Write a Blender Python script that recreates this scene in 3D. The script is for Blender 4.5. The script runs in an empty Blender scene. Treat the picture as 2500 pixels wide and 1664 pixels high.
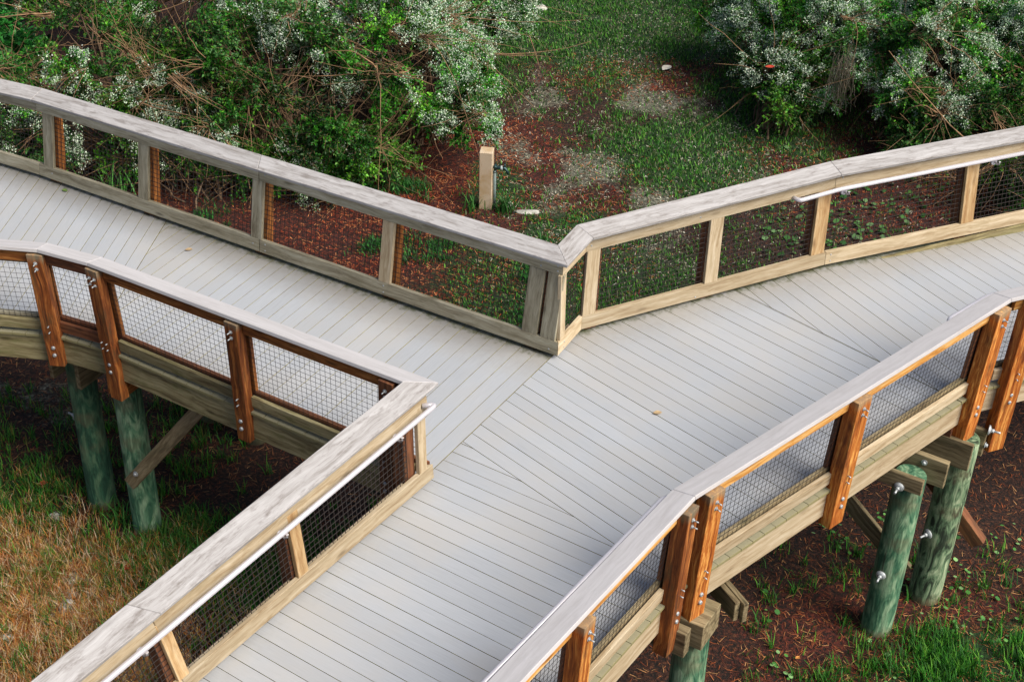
import bpy, bmesh, math, random
import numpy as np
from mathutils import Vector, Matrix

R = math.radians
S = bpy.context.scene
COL = S.collection
random.seed(7)
rng = np.random.default_rng(11)

# ---------------------------------------------------------------- camera
CAM_H, PITCH, ROLL = 7.673, 0.6093, 0.02989
fw = Vector((0, math.cos(PITCH), -math.sin(PITCH)))
up = Vector((0, math.sin(PITCH), math.cos(PITCH)))
rt = Vector((1, 0, 0))
rt2 = rt * math.cos(ROLL) + up * math.sin(ROLL)
up2 = -rt * math.sin(ROLL) + up * math.cos(ROLL)
cd = bpy.data.cameras.new('camera')
cam = bpy.data.objects.new('camera', cd)
COL.objects.link(cam)
M = Matrix((rt2, up2, -fw)).transposed().to_4x4()
M.translation = Vector((0, 0, CAM_H))
cam.matrix_world = M
cd.sensor_width = 36
cd.lens = 36 * 3687.9 / 2500
cd.clip_end = 1000
S.camera = cam

# ---------------------------------------------------------------- world, sun, exposure
SUN_AZ = math.atan2(0.85, -0.52)      # compass direction the sun stands in: right and a little behind the camera
SUN_EL = R(48)
w = bpy.data.worlds.new('World')
S.world = w
w.use_nodes = True
nt = w.node_tree
sky = nt.nodes.new('ShaderNodeTexSky')
sky.sky_type = 'NISHITA'
sky.sun_disc = False
sky.sun_elevation = SUN_EL
sky.sun_rotation = SUN_AZ
sky.dust_density = 4.0
sky.ozone_density = 0.6
bg = nt.nodes['Background']
bg.inputs['Strength'].default_value = 0.080
nt.links.new(sky.outputs[0], bg.inputs[0])
sl = bpy.data.lights.new('sun', 'SUN')
sl.energy = 3.4
sl.angle = R(38)
sl.color = (1.0, 0.93, 0.82)
sun = bpy.data.objects.new('sun', sl)
COL.objects.link(sun)
sd = Vector((math.sin(SUN_AZ) * math.cos(SUN_EL), math.cos(SUN_AZ) * math.cos(SUN_EL), math.sin(SUN_EL)))
sun.rotation_euler = sd.to_track_quat('Z', 'Y').to_euler()
sun.location = sd * 30
S.view_settings.view_transform = 'Standard'
S.view_settings.look = 'None'
S.view_settings.exposure = 0.56
S.view_settings.gamma = 1.0
S.render.engine = 'CYCLES'

ZG = -2.4     # ground level; the deck surface is z = 0

# ---------------------------------------------------------------- node helpers
def new_mat(name):
    m = bpy.data.materials.new(name)
    m.use_nodes = True
    t = m.node_tree
    return m, t, t.nodes['Principled BSDF']

def N(t, typ, **kw):
    n = t.nodes.new(typ)
    for k, v in kw.items():
        if k in n.inputs.keys():
            n.inputs[k].default_value = v
        else:
            setattr(n, k, v)
    return n

def ramp(t, fac, stops, interp='LINEAR'):
    r = t.nodes.new('ShaderNodeValToRGB')
    r.color_ramp.interpolation = interp
    e = r.color_ramp.elements
    while len(e) < len(stops):
        e.new(0.5)
    for i, (p, c) in enumerate(stops):
        e[i].position = p
        e[i].color = (*c, 1) if len(c) == 3 else c
    t.links.new(fac, r.inputs[0])
    return r

def mix(t, a, b, fac, mode='MIX'):
    m = t.nodes.new('ShaderNodeMix')
    m.data_type = 'RGBA'
    m.blend_type = mode
    for s, v in ((6, a), (7, b)):
        if isinstance(v, tuple):
            m.inputs[s].default_value = (*v, 1) if len(v) == 3 else v
        else:
            t.links.new(v, m.inputs[s])
    if isinstance(fac, (int, float)):
        m.inputs[0].default_value = fac
    else:
        t.links.new(fac, m.inputs[0])
    return m.outputs[2]

def mathn(t, op, a, b=None, c=None, clamp=False):
    m = t.nodes.new('ShaderNodeMath')
    m.operation = op
    m.use_clamp = clamp
    for i, v in enumerate((a, b, c)):
        if v is None:
            continue
        if isinstance(v, (int, float)):
            m.inputs[i].default_value = v
        else:
            t.links.new(v, m.inputs[i])
    return m.outputs[0]

def bump(t, b, h, strength=0.4, dist=0.01):
    n = t.nodes.new('ShaderNodeBump')
    n.inputs['Strength'].default_value = strength
    n.inputs['Distance'].default_value = dist
    t.links.new(h, n.inputs['Height'])
    t.links.new(n.outputs[0], b.inputs['Normal'])

def wood(name, dark, mid, light, stain=(0.05, 0.05, 0.03), stain_amt=0.35, knots=1.0, rough=0.75, grain=1.0, var=0.18, top=None, blot=1.0):
    """weathered sawn timber, grain along the local X axis of each board"""
    m, t, b = new_mat(name)
    tc = N(t, 'ShaderNodeTexCoord')
    oi = N(t, 'ShaderNodeObjectInfo')
    off = t.nodes.new('ShaderNodeVectorMath'); off.operation = 'SCALE'
    off.inputs[0].default_value = (31.7, 17.3, 23.1)
    t.links.new(oi.outputs['Random'], off.inputs['Scale'])
    add = t.nodes.new('ShaderNodeVectorMath'); add.operation = 'ADD'
    t.links.new(tc.outputs['Object'], add.inputs[0]); t.links.new(off.outputs[0], add.inputs[1])
    # soft wander of the grain
    wn = N(t, 'ShaderNodeTexNoise', Scale=2.2, Detail=2.0)
    t.links.new(add.outputs[0], wn.inputs['Vector'])
    wv = t.nodes.new('ShaderNodeVectorMath'); wv.operation = 'MULTIPLY_ADD'
    wv.inputs[1].default_value = (0.0, 0.09, 0.09)
    t.links.new(wn.outputs['Color'], wv.inputs[0]); t.links.new(add.outputs[0], wv.inputs[2])
    mp = N(t, 'ShaderNodeMapping'); mp.inputs['Scale'].default_value = (1.3, 26 * grain, 26 * grain)
    t.links.new(wv.outputs[0], mp.inputs[0])
    n1 = N(t, 'ShaderNodeTexNoise', Scale=1.0, Detail=5.0, Roughness=0.62)
    t.links.new(mp.outputs[0], n1.inputs['Vector'])
    mp2 = N(t, 'ShaderNodeMapping'); mp2.inputs['Scale'].default_value = (7, 190, 190)
    t.links.new(wv.outputs[0], mp2.inputs[0])
    n2 = N(t, 'ShaderNodeTexNoise', Scale=1.0, Detail=3.0)
    t.links.new(mp2.outputs[0], n2.inputs['Vector'])
    g = mathn(t, 'ADD', mathn(t, 'MULTIPLY', n1.outputs[0], 0.72), mathn(t, 'MULTIPLY', n2.outputs[0], 0.28))
    cr = ramp(t, g, [(0.34, dark), (0.5, mid), (0.66, light)])
    # knots
    mk = N(t, 'ShaderNodeMapping'); mk.inputs['Scale'].default_value = (2.1, 7.0, 7.0)
    t.links.new(add.outputs[0], mk.inputs[0])
    vo = N(t, 'ShaderNodeTexVoronoi', Scale=1.0)
    t.links.new(mk.outputs[0], vo.inputs['Vector'])
    kf = ramp(t, vo.outputs['Distance'], [(0.05, (1, 1, 1)), (0.16, (0, 0, 0))])
    kfac = mathn(t, 'MULTIPLY', kf.outputs[0], 0.75 * knots)
    c = mix(t, cr.outputs[0], tuple(x * 0.45 for x in dark), kfac)
    # blotches of mould and damp
    ms = N(t, 'ShaderNodeMapping'); ms.inputs['Scale'].default_value = (2.5 * blot, 9.0 * blot, 9.0 * blot)
    t.links.new(add.outputs[0], ms.inputs[0])
    n3 = N(t, 'ShaderNodeTexNoise', Scale=1.0, Detail=6.0, Roughness=0.7)
    t.links.new(ms.outputs[0], n3.inputs['Vector'])
    sf = ramp(t, n3.outputs[0], [(0.52, (0, 0, 0)), (0.72, (1, 1, 1))])
    c = mix(t, c, stain, mathn(t, 'MULTIPLY', sf.outputs[0], stain_amt))
    if top is not None:
        # lichen-pale weathering on the uppermost part of upright posts
        sg = N(t, 'ShaderNodeSeparateXYZ'); t.links.new(tc.outputs['Generated'], sg.inputs[0])
        tf = ramp(t, mathn(t, 'ADD', sg.outputs['X'], mathn(t, 'MULTIPLY_ADD', n3.outputs[0], .12, -.06)), [(0.935, (0, 0, 0)), (0.985, (1, 1, 1))])
        c = mix(t, c, mix(t, top, tuple(x * .5 for x in top), n2.outputs[0]), mathn(t, 'MULTIPLY', tf.outputs[0], .6))
        # pale streak below the fasteners
        bs = mathn(t, 'MULTIPLY', ramp(t, n1.outputs[0], [(.60, (0, 0, 0)), (.70, (1, 1, 1))]).outputs[0], .55)
        c = mix(t, c, light, bs)
    # board-to-board brightness
    hv = N(t, 'ShaderNodeHueSaturation')
    t.links.new(c, hv.inputs['Color'])
    t.links.new(mathn(t, 'MULTIPLY_ADD', oi.outputs['Random'], var * 2, 1 - var), hv.inputs['Value'])
    t.links.new(hv.outputs[0], b.inputs['Base Color'])
    b.inputs['Roughness'].default_value = rough
    b.inputs['Specular IOR Level'].default_value = 0.3
    bump(t, b, g, 0.5, 0.004)
    return m

def plain(name, col, rough=0.6, metal=0.0, nscale=0, namt=0.25, dark=None):
    m, t, b = new_mat(name)
    b.inputs['Roughness'].default_value = rough
    b.inputs['Metallic'].default_value = metal
    tc = N(t, 'ShaderNodeTexCoord')
    n = N(t, 'ShaderNodeTexNoise', Scale=nscale or 20.0, Detail=5.0)
    t.links.new(tc.outputs['Object'], n.inputs['Vector'])
    r = ramp(t, n.outputs[0], [(0.35, dark or tuple(x * (1 - namt) for x in col)), (0.6, col)])
    t.links.new(r.outputs[0], b.inputs['Base Color'])
    bump(t, b, n.outputs[0], 0.15, 0.003)
    return m

MAT = {}
MAT['cap'] = wood('weathered_cap_timber', (0.22, 0.205, 0.195), (0.36, 0.352, 0.355), (0.45, 0.445, 0.452), stain=(0.15, 0.13, 0.12), stain_amt=0.85, knots=0.25, var=0.04, blot=2.2)
MAT['cap_clean'] = wood('bleached_cap_timber', (0.40, 0.39, 0.40), (0.455, 0.447, 0.46), (0.50, 0.49, 0.51), stain=(0.33, 0.31, 0.31), stain_amt=0.4, knots=0.05, var=0.03)
MAT['grey'] = wood('grey_weathered_timber', (0.15, 0.125, 0.08), (0.33, 0.30, 0.215), (0.47, 0.445, 0.345), stain=(0.16, 0.14, 0.075), stain_amt=0.6, knots=0.9)
MAT['beige'] = wood('pale_weathered_timber', (0.27, 0.19, 0.105), (0.44, 0.355, 0.235), (0.56, 0.48, 0.355), stain=(0.28, 0.22, 0.12), stain_amt=0.4, knots=0.8)
MAT['orange'] = wood('orange_brown_timber', (0.075, 0.022, 0.008), (0.27, 0.092, 0.022), (0.50, 0.21, 0.055), stain=(0.07, 0.055, 0.022), stain_amt=0.85, knots=1.0, grain=1.3)
MAT['post_o'] = wood('orange_post_timber', (0.045, 0.014, 0.006), (0.22, 0.062, 0.014), (0.52, 0.20, 0.05), stain=(0.085, 0.058, 0.025), stain_amt=0.9, knots=1.0, grain=1.3, top=(.30, .30, .21))
MAT['post_a'] = wood('amber_post_timber', (0.12, 0.022, 0.005), (0.42, 0.125, 0.02), (0.82, 0.42, 0.11), stain=(0.07, 0.028, 0.012), stain_amt=0.9, knots=1.0, grain=1.3, top=(.42, .38, .25))
MAT['amber'] = wood('amber_timber', (0.27, 0.09, 0.018), (0.56, 0.28, 0.07), (0.74, 0.50, 0.22), stain=(0.22, 0.08, 0.02), stain_amt=0.6, knots=0.9, grain=1.2)
MAT['tan'] = wood('tan_timber', (0.27, 0.14, 0.055), (0.47, 0.31, 0.15), (0.60, 0.46, 0.28), stain=(0.22, 0.13, 0.06), stain_amt=0.6, knots=0.8)
MAT['brown'] = wood('dark_brown_timber', (0.05, 0.02, 0.012), (0.15, 0.055, 0.025), (0.27, 0.12, 0.055), stain=(0.04, 0.035, 0.02), stain_amt=0.6)
MAT['beam'] = wood('green_brown_beam_timber', (0.06, 0.042, 0.022), (0.19, 0.15, 0.085), (0.34, 0.28, 0.17), stain=(0.05, 0.06, 0.03), stain_amt=0.6)
MAT['joist'] = wood('mossy_joist_timber', (0.085, 0.06, 0.028), (0.25, 0.215, 0.11), (0.40, 0.36, 0.21), stain=(0.11, 0.13, 0.03), stain_amt=0.6)
MAT['bolt'] = plain('galvanised_steel', (0.50, 0.54, 0.57), 0.55, 0.4, 60, 0.35)
MAT['rod'] = plain('rusty_rod', (0.22, 0.12, 0.07), 0.7, 0.2, 60)
MAT['wire'] = plain('dark_coated_wire', (0.02, 0.013, 0.012), 0.7, 0.0, 30)
MAT['rail'] = plain('brushed_aluminium_pipe', (0.60, 0.59, 0.64), 0.38, 0.3, 12, 0.06)
MAT['concrete'] = plain('rust_stained_concrete', (0.52, 0.42, 0.31), 0.9, 0, 7, 0.25, (0.42, 0.30, 0.17))
MAT['pipe'] = plain('grey_plastic_pipe', (0.16, 0.22, 0.22), 0.6, 0, 14)
MAT['tap'] = plain('dark_metal_tap', (0.035, 0.075, 0.08), 0.4, 0.6, 14)
MAT['tapring'] = plain('white_plastic_ring', (0.6, 0.7, 0.7), 0.5, 0, 14)
MAT['rock'] = plain('pale_limestone', (0.46, 0.46, 0.42), 0.95, 0, 9, 0.45)
MAT['shell'] = plain('bright_shell', (0.7, 0.66, 0.56), 0.7, 0, 9, 0.2)
MAT['redleaf'] = plain('red_dead_leaf', (0.42, 0.035, 0.012), 0.7, 0, 30, 0.4)
MAT['orangeleaf'] = plain('orange_dead_leaf', (0.62, 0.26, 0.05), 0.7, 0, 30, 0.4)
MAT['tanleaf'] = plain('tan_dead_leaf', (0.5, 0.36, 0.2), 0.8, 0, 30, 0.4)
MAT['greenleaf'] = plain('green_leaf', (0.16, 0.26, 0.06), 0.7, 0, 30, 0.3)
MAT['twig'] = plain('twig_bark', (0.30, 0.18, 0.095), 0.9, 0, 6, 0.5)
MAT['bark'] = plain('grey_brown_bark', (0.16, 0.105, 0.065), 0.95, 0, 8, 0.5)
MAT['moss'] = plain('grey_hanging_moss', (0.20, 0.18, 0.13), 0.95, 0, 25, 0.4)

def pile_mat(name, a, bcol, c, blot=0.5, sc=1.0):
    m, t, b = new_mat(name)
    tc = N(t, 'ShaderNodeTexCoord')
    mp = N(t, 'ShaderNodeMapping'); mp.inputs['Scale'].default_value = (9 * sc, 9 * sc, 2.6 * sc)
    t.links.new(tc.outputs['Object'], mp.inputs[0])
    n1 = N(t, 'ShaderNodeTexNoise', Scale=1.0, Detail=4.0, Distortion=1.6, Roughness=0.55)
    t.links.new(mp.outputs[0], n1.inputs['Vector'])
    mp2 = N(t, 'ShaderNodeMapping'); mp2.inputs['Scale'].default_value = (60, 60, 9)
    t.links.new(tc.outputs['Object'], mp2.inputs[0])
    n2 = N(t, 'ShaderNodeTexNoise', Scale=1.0, Detail=4.0)
    t.links.new(mp2.outputs[0], n2.inputs['Vector'])
    cr = ramp(t, n1.outputs[0], [(0.38, a), (0.5, bcol), (0.62, c)])
    col = mix(t, cr.outputs[0], (0.4, 0.4, 0.4), 0.0)
    n2r = ramp(t, n2.outputs[0], [(0.3, (0.55, 0.55, 0.55)), (0.65, (1.1, 1.1, 1.1))])
    col = mix(t, cr.outputs[0], n2r.outputs[0], 0.85, 'MULTIPLY')
    mp3 = N(t, 'ShaderNodeMapping'); mp3.inputs['Scale'].default_value = (34, 34, 1.6)
    t.links.new(tc.outputs['Object'], mp3.inputs[0])
    n4 = N(t, 'ShaderNodeTexNoise', Scale=1.0, Detail=2.0); t.links.new(mp3.outputs[0], n4.inputs['Vector'])
    crk = ramp(t, n4.outputs[0], [(.66, (0, 0, 0)), (.70, (1, 1, 1))])
    col = mix(t, col, (.02, .02, .012), mathn(t, 'MULTIPLY', crk.outputs[0], .7))
    n6 = N(t, 'ShaderNodeTexNoise', Scale=3.0, Detail=4.0); t.links.new(tc.outputs['Object'], n6.inputs['Vector'])
    col = mix(t, col, (.16, .13, .075), mathn(t, 'MULTIPLY', ramp(t, n6.outputs[0], [(.52, (0, 0, 0)), (.68, (1, 1, 1))]).outputs[0], .6))
    sx = N(t, 'ShaderNodeSeparateXYZ')
    t.links.new(tc.outputs['Object'], sx.inputs[0])
    # bare tan wood at the very foot
    foot = mathn(t, 'SUBTRACT', 0.14, mathn(t, 'ADD', sx.outputs['Z'], mathn(t, 'MULTIPLY', n1.outputs[0], 0.1)), clamp=True)
    col = mix(t, col, (0.30, 0.25, 0.14), mathn(t, 'MULTIPLY', foot, 6.0, clamp=True))
    t.links.new(col, b.inputs['Base Color'])
    b.inputs['Roughness'].default_value = 0.8
    bump(t, b, n2.outputs[0], 0.5, 0.01)
    return m
MAT['pile'] = pile_mat('green_treated_pile', (0.025, 0.11, 0.06), (0.10, 0.23, 0.13), (0.26, 0.40, 0.25))
MAT['pile_b'] = pile_mat('mottled_treated_pile', (0.018, 0.032, 0.018), (0.13, 0.22, 0.12), (0.34, 0.43, 0.27), sc=1.3)
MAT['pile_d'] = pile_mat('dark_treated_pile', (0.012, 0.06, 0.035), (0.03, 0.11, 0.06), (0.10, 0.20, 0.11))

def deck_mat():
    m, t, b = new_mat('grey_composite_decking')
    uv = N(t, 'ShaderNodeUVMap'); uv.uv_map = 'along'
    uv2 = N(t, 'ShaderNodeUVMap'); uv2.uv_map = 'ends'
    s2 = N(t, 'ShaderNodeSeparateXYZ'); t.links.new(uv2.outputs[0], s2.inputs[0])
    mp = N(t, 'ShaderNodeMapping'); mp.inputs['Scale'].default_value = (5, 260, 1)
    t.links.new(uv.outputs[0], mp.inputs[0])
    n1 = N(t, 'ShaderNodeTexNoise', Scale=1.0, Detail=3.0); t.links.new(mp.outputs[0], n1.inputs['Vector'])
    tc = N(t, 'ShaderNodeTexCoord')
    n2 = N(t, 'ShaderNodeTexNoise', Scale=1.1, Detail=5.0, Roughness=0.6); t.links.new(tc.outputs['Object'], n2.inputs['Vector'])
    n3 = N(t, 'ShaderNodeTexNoise', Scale=14.0, Detail=6.0, Roughness=0.7); t.links.new(tc.outputs['Object'], n3.inputs['Vector'])
    n5 = N(t, 'ShaderNodeTexNoise', Scale=180.0, Detail=2.0); t.links.new(tc.outputs['Object'], n5.inputs['Vector'])
    base = ramp(t, n1.outputs[0], [(0.3, (0.325, 0.350, 0.385)), (0.7, (0.388, 0.412, 0.452))])
    c = mix(t, base.outputs[0], (0.385, 0.385, 0.385), ramp(t, n2.outputs[0], [(0.42, (0, 0, 0)), (0.68, (0.8, 0.8, 0.8))]).outputs[0])
    c = mix(t, c, (0.30, 0.30, 0.29), mathn(t, 'MULTIPLY', ramp(t, n5.outputs[0], [(0.55, (0, 0, 0)), (0.8, (1, 1, 1))]).outputs[0], 0.35))
    # board to board
    hv = N(t, 'ShaderNodeHueSaturation'); t.links.new(c, hv.inputs['Color'])
    t.links.new(mathn(t, 'MULTIPLY_ADD', s2.outputs['Y'], 0.09, 0.955), hv.inputs['Value'])
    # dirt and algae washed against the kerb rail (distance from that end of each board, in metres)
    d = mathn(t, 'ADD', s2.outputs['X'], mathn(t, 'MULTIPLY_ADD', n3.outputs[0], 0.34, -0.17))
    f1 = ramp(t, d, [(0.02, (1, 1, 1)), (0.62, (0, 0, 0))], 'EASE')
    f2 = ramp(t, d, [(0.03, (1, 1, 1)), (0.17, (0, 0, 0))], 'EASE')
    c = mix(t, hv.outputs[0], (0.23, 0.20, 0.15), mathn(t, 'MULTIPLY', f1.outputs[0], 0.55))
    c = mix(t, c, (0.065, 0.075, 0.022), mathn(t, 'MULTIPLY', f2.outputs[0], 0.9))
    # greenish-yellow growth on the end grain and undersides
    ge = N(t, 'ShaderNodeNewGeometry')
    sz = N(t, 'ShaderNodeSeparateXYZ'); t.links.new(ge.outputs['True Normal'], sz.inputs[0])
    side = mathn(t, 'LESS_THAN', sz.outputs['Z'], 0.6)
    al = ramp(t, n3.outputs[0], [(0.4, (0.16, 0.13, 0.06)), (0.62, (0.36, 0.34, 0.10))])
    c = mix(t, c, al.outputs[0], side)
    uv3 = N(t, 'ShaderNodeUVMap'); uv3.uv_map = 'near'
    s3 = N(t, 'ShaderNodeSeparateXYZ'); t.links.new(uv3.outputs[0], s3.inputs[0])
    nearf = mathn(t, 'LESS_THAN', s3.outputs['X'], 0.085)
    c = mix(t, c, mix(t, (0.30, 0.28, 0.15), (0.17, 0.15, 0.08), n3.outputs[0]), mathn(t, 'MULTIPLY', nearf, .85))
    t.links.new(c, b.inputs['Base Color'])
    b.inputs['Roughness'].default_value = 0.62
    b.inputs['Specular IOR Level'].default_value = 0.35
    bump(t, b, n1.outputs[0], 0.25, 0.002)
    return m
MAT['deck'] = deck_mat()

def leaf_mat(name, rough=0.55, trans=0.25):
    m, t, b = new_mat(name)
    a = N(t, 'ShaderNodeVertexColor'); a.layer_name = 'tint'
    t.links.new(a.outputs[0], b.inputs['Base Color'])
    b.inputs['Roughness'].default_value = rough
    b.inputs['Specular IOR Level'].default_value = 0.35
    if trans:
        tr = N(t, 'ShaderNodeBsdfTranslucent'); t.links.new(a.outputs[0], tr.inputs[0])
        mx = N(t, 'ShaderNodeMixShader'); mx.inputs[0].default_value = trans
        out = t.nodes['Material Output']
        t.links.new(b.outputs[0], mx.inputs[1]); t.links.new(tr.outputs[0], mx.inputs[2])
        t.links.new(mx.outputs[0], out.inputs[0])
    return m
MAT['leaf'] = leaf_mat('leaves', 0.5, 0.2)
MAT['flower'] = leaf_mat('pale_seed_heads', 0.8, 0.2)
MAT['grass'] = leaf_mat('grass_blades', 0.6, 0.3)
MAT['litter'] = leaf_mat('pine_litter', 0.8, 0.0)

# ---------------------------------------------------------------- object helpers
def link(name, me, mat, parent=None, frame=None):
    """frame: world matrix of the object (mesh verts are given in world space)"""
    me.materials.append(MAT[mat] if isinstance(mat, str) else mat)
    o = bpy.data.objects.new(name, me)
    COL.objects.link(o)
    F = frame or Matrix.Identity(4)
    if frame is not None:
        me.transform(F.inverted())
    if parent is not None:
        o.parent = parent
        o.matrix_basis = parent_world(parent).inverted() @ F
    else:
        o.matrix_basis = F
    o['_w'] = [v for row in F for v in row]
    return o

def parent_world(p):
    v = p['_w']
    return Matrix([list(v[i * 4:i * 4 + 4]) for i in range(4)])

def thing(name, label, cat, loc, group=None):
    o = bpy.data.objects.new(name, None)
    COL.objects.link(o)
    o.empty_display_size = 0.2
    o.matrix_basis = Matrix.Translation(Vector(loc))
    o['_w'] = [v for row in o.matrix_basis for v in row]
    o['label'] = label
    o['category'] = cat
    if group: o['group'] = group
    return o

def tag(o, label=None, cat=None, group=None, kind=None):
    if label: o['label'] = label
    if cat: o['category'] = cat
    if group: o['group'] = group
    if kind: o['kind'] = kind
    return o

def np_mesh(name, V, F):
    """V (n,3), F (m,k) all the same size k"""
    me = bpy.data.meshes.new(name)
    V = np.asarray(V, np.float32); F = np.asarray(F, np.int32)
    k = F.shape[1]
    me.vertices.add(len(V)); me.vertices.foreach_set('co', V.ravel())
    me.loops.add(F.size); me.loops.foreach_set('vertex_index', F.ravel())
    me.polygons.add(len(F))
    me.polygons.foreach_set('loop_start', np.arange(0, F.size, k, dtype=np.int32))
    me.update(calc_edges=True)
    return me

def set_tint(me, C):
    a = me.color_attributes.new('tint', 'FLOAT_COLOR', 'POINT')
    C4 = np.ones((len(C), 4), np.float32); C4[:, :3] = C
    a.data.foreach_set('color', C4.ravel())

QF = [(0, 1, 2, 3), (7, 6, 5, 4), (0, 4, 5, 1), (1, 5, 6, 2), (2, 6, 7, 3), (3, 7, 4, 0)]
def board(name, mat, P, Q, parent, bev=0.003, up_hint=None, axis_len=True):
    """timber with end polygon P (4 world points, in order) and far end polygon Q"""
    me = bpy.data.meshes.new(name)
    bm = bmesh.new()
    vs = [bm.verts.new(Vector(p)) for p in list(P) + list(Q)]
    for f in QF:
        bm.faces.new([vs[i] for i in f])
    bmesh.ops.recalc_face_normals(bm, faces=bm.faces)
    if bev:
        bmesh.ops.bevel(bm, geom=list(bm.edges), offset=bev, segments=1, affect='EDGES')
    bm.to_mesh(me); bm.free()
    pc = sum((Vector(p) for p in P), Vector()) / 4
    qc = sum((Vector(p) for p in Q), Vector()) / 4
    x = (qc - pc).normalized()
    y = (Vector(P[1]) - Vector(P[0]))
    y = (y - x * y.dot(x)).normalized()
    z = x.cross(y)
    F = Matrix((x, y, z)).transposed().to_4x4(); F.translation = pc
    return link(name, me, mat, parent, F)

def box_along(name, mat, a, b, wvec, tvec, parent, bev=0.003):
    """a->b centre line; wvec, tvec half-size vectors"""
    a, b, wv, tv = Vector(a), Vector(b), Vector(wvec), Vector(tvec)
    f = lambda c: [c - wv - tv, c + wv - tv, c + wv + tv, c - wv + tv]
    return board(name, mat, f(a), f(b), parent, bev)

def tube(bm, pts, rad, seg=10, cap=True):
    pts = [Vector(p) for p in pts]
    rings = []
    ref = Vector((0, 0, 1))
    for i, p in enumerate(pts):
        d = (pts[min(i + 1, len(pts) - 1)] - pts[max(i - 1, 0)]).normalized()
        u = d.cross(ref)
        if u.length < 0.1: u = d.cross(Vector((1, 0, 0)))
        u.normalize(); v = d.cross(u)
        r = rad[i] if isinstance(rad, (list, tuple)) else rad
        rings.append([bm.verts.new(p + (u * math.cos(2 * math.pi * k / seg) + v * math.sin(2 * math.pi * k / seg)) * r) for k in range(seg)])
    for a, b in zip(rings, rings[1:]):
        for k in range(seg):
            f = bm.faces.new((a[k], a[(k + 1) % seg], b[(k + 1) % seg], b[k])); f.smooth = True
    if cap:
        bm.faces.new(rings[0][::-1]); bm.faces.new(rings[-1])

def bm_obj(name, bm, mat, parent=None, frame=None):
    bmesh.ops.recalc_face_normals(bm, faces=bm.faces)
    me = bpy.data.meshes.new(name); bm.to_mesh(me); bm.free()
    return link(name, me, mat, parent, frame)

def frame_at(p, zdir):
    z = Vector(zdir).normalized()
    x = z.orthogonal().normalized(); y = z.cross(x)
    F = Matrix((x, y, z)).transposed().to_4x4(); F.translation = Vector(p)
    return F

BOLT = {}
def bolt(p, n, parent, kind='head'):
    """galvanised hardware: shared meshes; local Z points out of the timber"""
    if kind not in BOLT:
        bm = bmesh.new()
        if kind == 'head':        # domed carriage-bolt head
            tube(bm, [(0, 0, 0), (0, 0, .004), (0, 0, .009), (0, 0, .012)], [.013, .013, .010, .004], 10)
        elif kind == 'small':
            tube(bm, [(0, 0, 0), (0, 0, .003), (0, 0, .005)], [.008, .008, .003], 8)
        elif kind == 'nut':       # washer, nut and a stub of thread
            tube(bm, [(0, 0, 0), (0, 0, .004)], .017, 12)
            tube(bm, [(0, 0, .004), (0, 0, .014)], .0105, 6)
            tube(bm, [(0, 0, .014), (0, 0, .045)], .0052, 8)
        elif kind == 'nutbig':
            tube(bm, [(0, 0, 0), (0, 0, .005)], .028, 14)
            tube(bm, [(0, 0, .005), (0, 0, .020), (0, 0, .026)], [.019, .019, .013], 6)
        elif kind == 'plate':     # big dished washer with nut and long rod
            tube(bm, [(0, 0, 0), (0, 0, .010), (0, 0, .022)], [.046, .044, .024], 16)
            tube(bm, [(0, 0, .022), (0, 0, .050)], .019, 6)
            tube(bm, [(0, 0, .05), (0, 0, .105)], .010, 8)
        bmesh.ops.recalc_face_normals(bm, faces=bm.faces)
        me = bpy.data.meshes.new(kind + '_hardware'); bm.to_mesh(me); bm.free()
        me.materials.append(MAT['bolt'])
        BOLT[kind] = me
    o = bpy.data.objects.new('bolt', BOLT[kind])
    COL.objects.link(o)
    F = frame_at(p, n)
    o.parent = parent
    o.matrix_basis = parent_world(parent).inverted() @ F
    return o

# ---------------------------------------------------------------- plan of the boardwalk (metres, deck at z = 0)
V2d = lambda p: Vector((p[0], p[1]))
def outn(a, b, side):
    d = (V2d(b) - V2d(a)).normalized()
    return Vector((-d.y, d.x)) * side

class Rail:
    """a run of railing: T inner top edge of the sloping cap (x, y, z), B inner face of the boards at z=.045,
    dk deck height at each vertex, side +1 when outward is left of the run"""
    def __init__(s, T, B, side, dk=None):
        s.T, s.B, s.side = T, B, side
        n = len(T)
        s.dk = dk or [0] * n
        s.n = [outn(T[i], T[i + 1], side) for i in range(n - 1)]
        s.m = []
        for i in range(n):
            if i == 0: s.m.append(s.n[0])
            elif i == n - 1: s.m.append(s.n[-1])
            else:
                m = (s.n[i - 1] + s.n[i]).normalized()
                s.m.append(m / m.dot(s.n[i]))
    def zt(s, i, t): return s.T[i][2] * (1 - t) + s.T[i + 1][2] * t
    def zb(s, i, t): return s.dk[i] * (1 - t) + s.dk[i + 1] * t
    def pt(s, i, t, z, o, square=False):
        T0 = V2d(s.T[i]); T1 = V2d(s.T[i + 1]); B0 = V2d(s.B[i]); B1 = V2d(s.B[i + 1])
        if square:
            top = T0.lerp(T1, t) + s.n[i] * (0.07 + o)
            bot = B0.lerp(B1, t) + s.n[i] * o
        else:
            top = (T0 + s.m[i] * (0.07 + o)).lerp(T1 + s.m[i + 1] * (0.07 + o), t)
            bot = (B0 + s.m[i] * o).lerp(B1 + s.m[i + 1] * o, t)
        zb = s.zb(i, t) + .045
        k = max(0.0, min(1.1, (z - zb) / (s.zt(i, t) - zb)))
        q = bot.lerp(top, k)
        return Vector((q.x, q.y, z))
    def length(s, i): return (V2d(s.T[i + 1]) - V2d(s.T[i])).length
    def tof(s, i, x, y):
        a = V2d(s.B[i]); b = V2d(s.B[i + 1]); d = b - a
        return (Vector((x, y)) - a).dot(d) / d.length_squared

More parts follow.
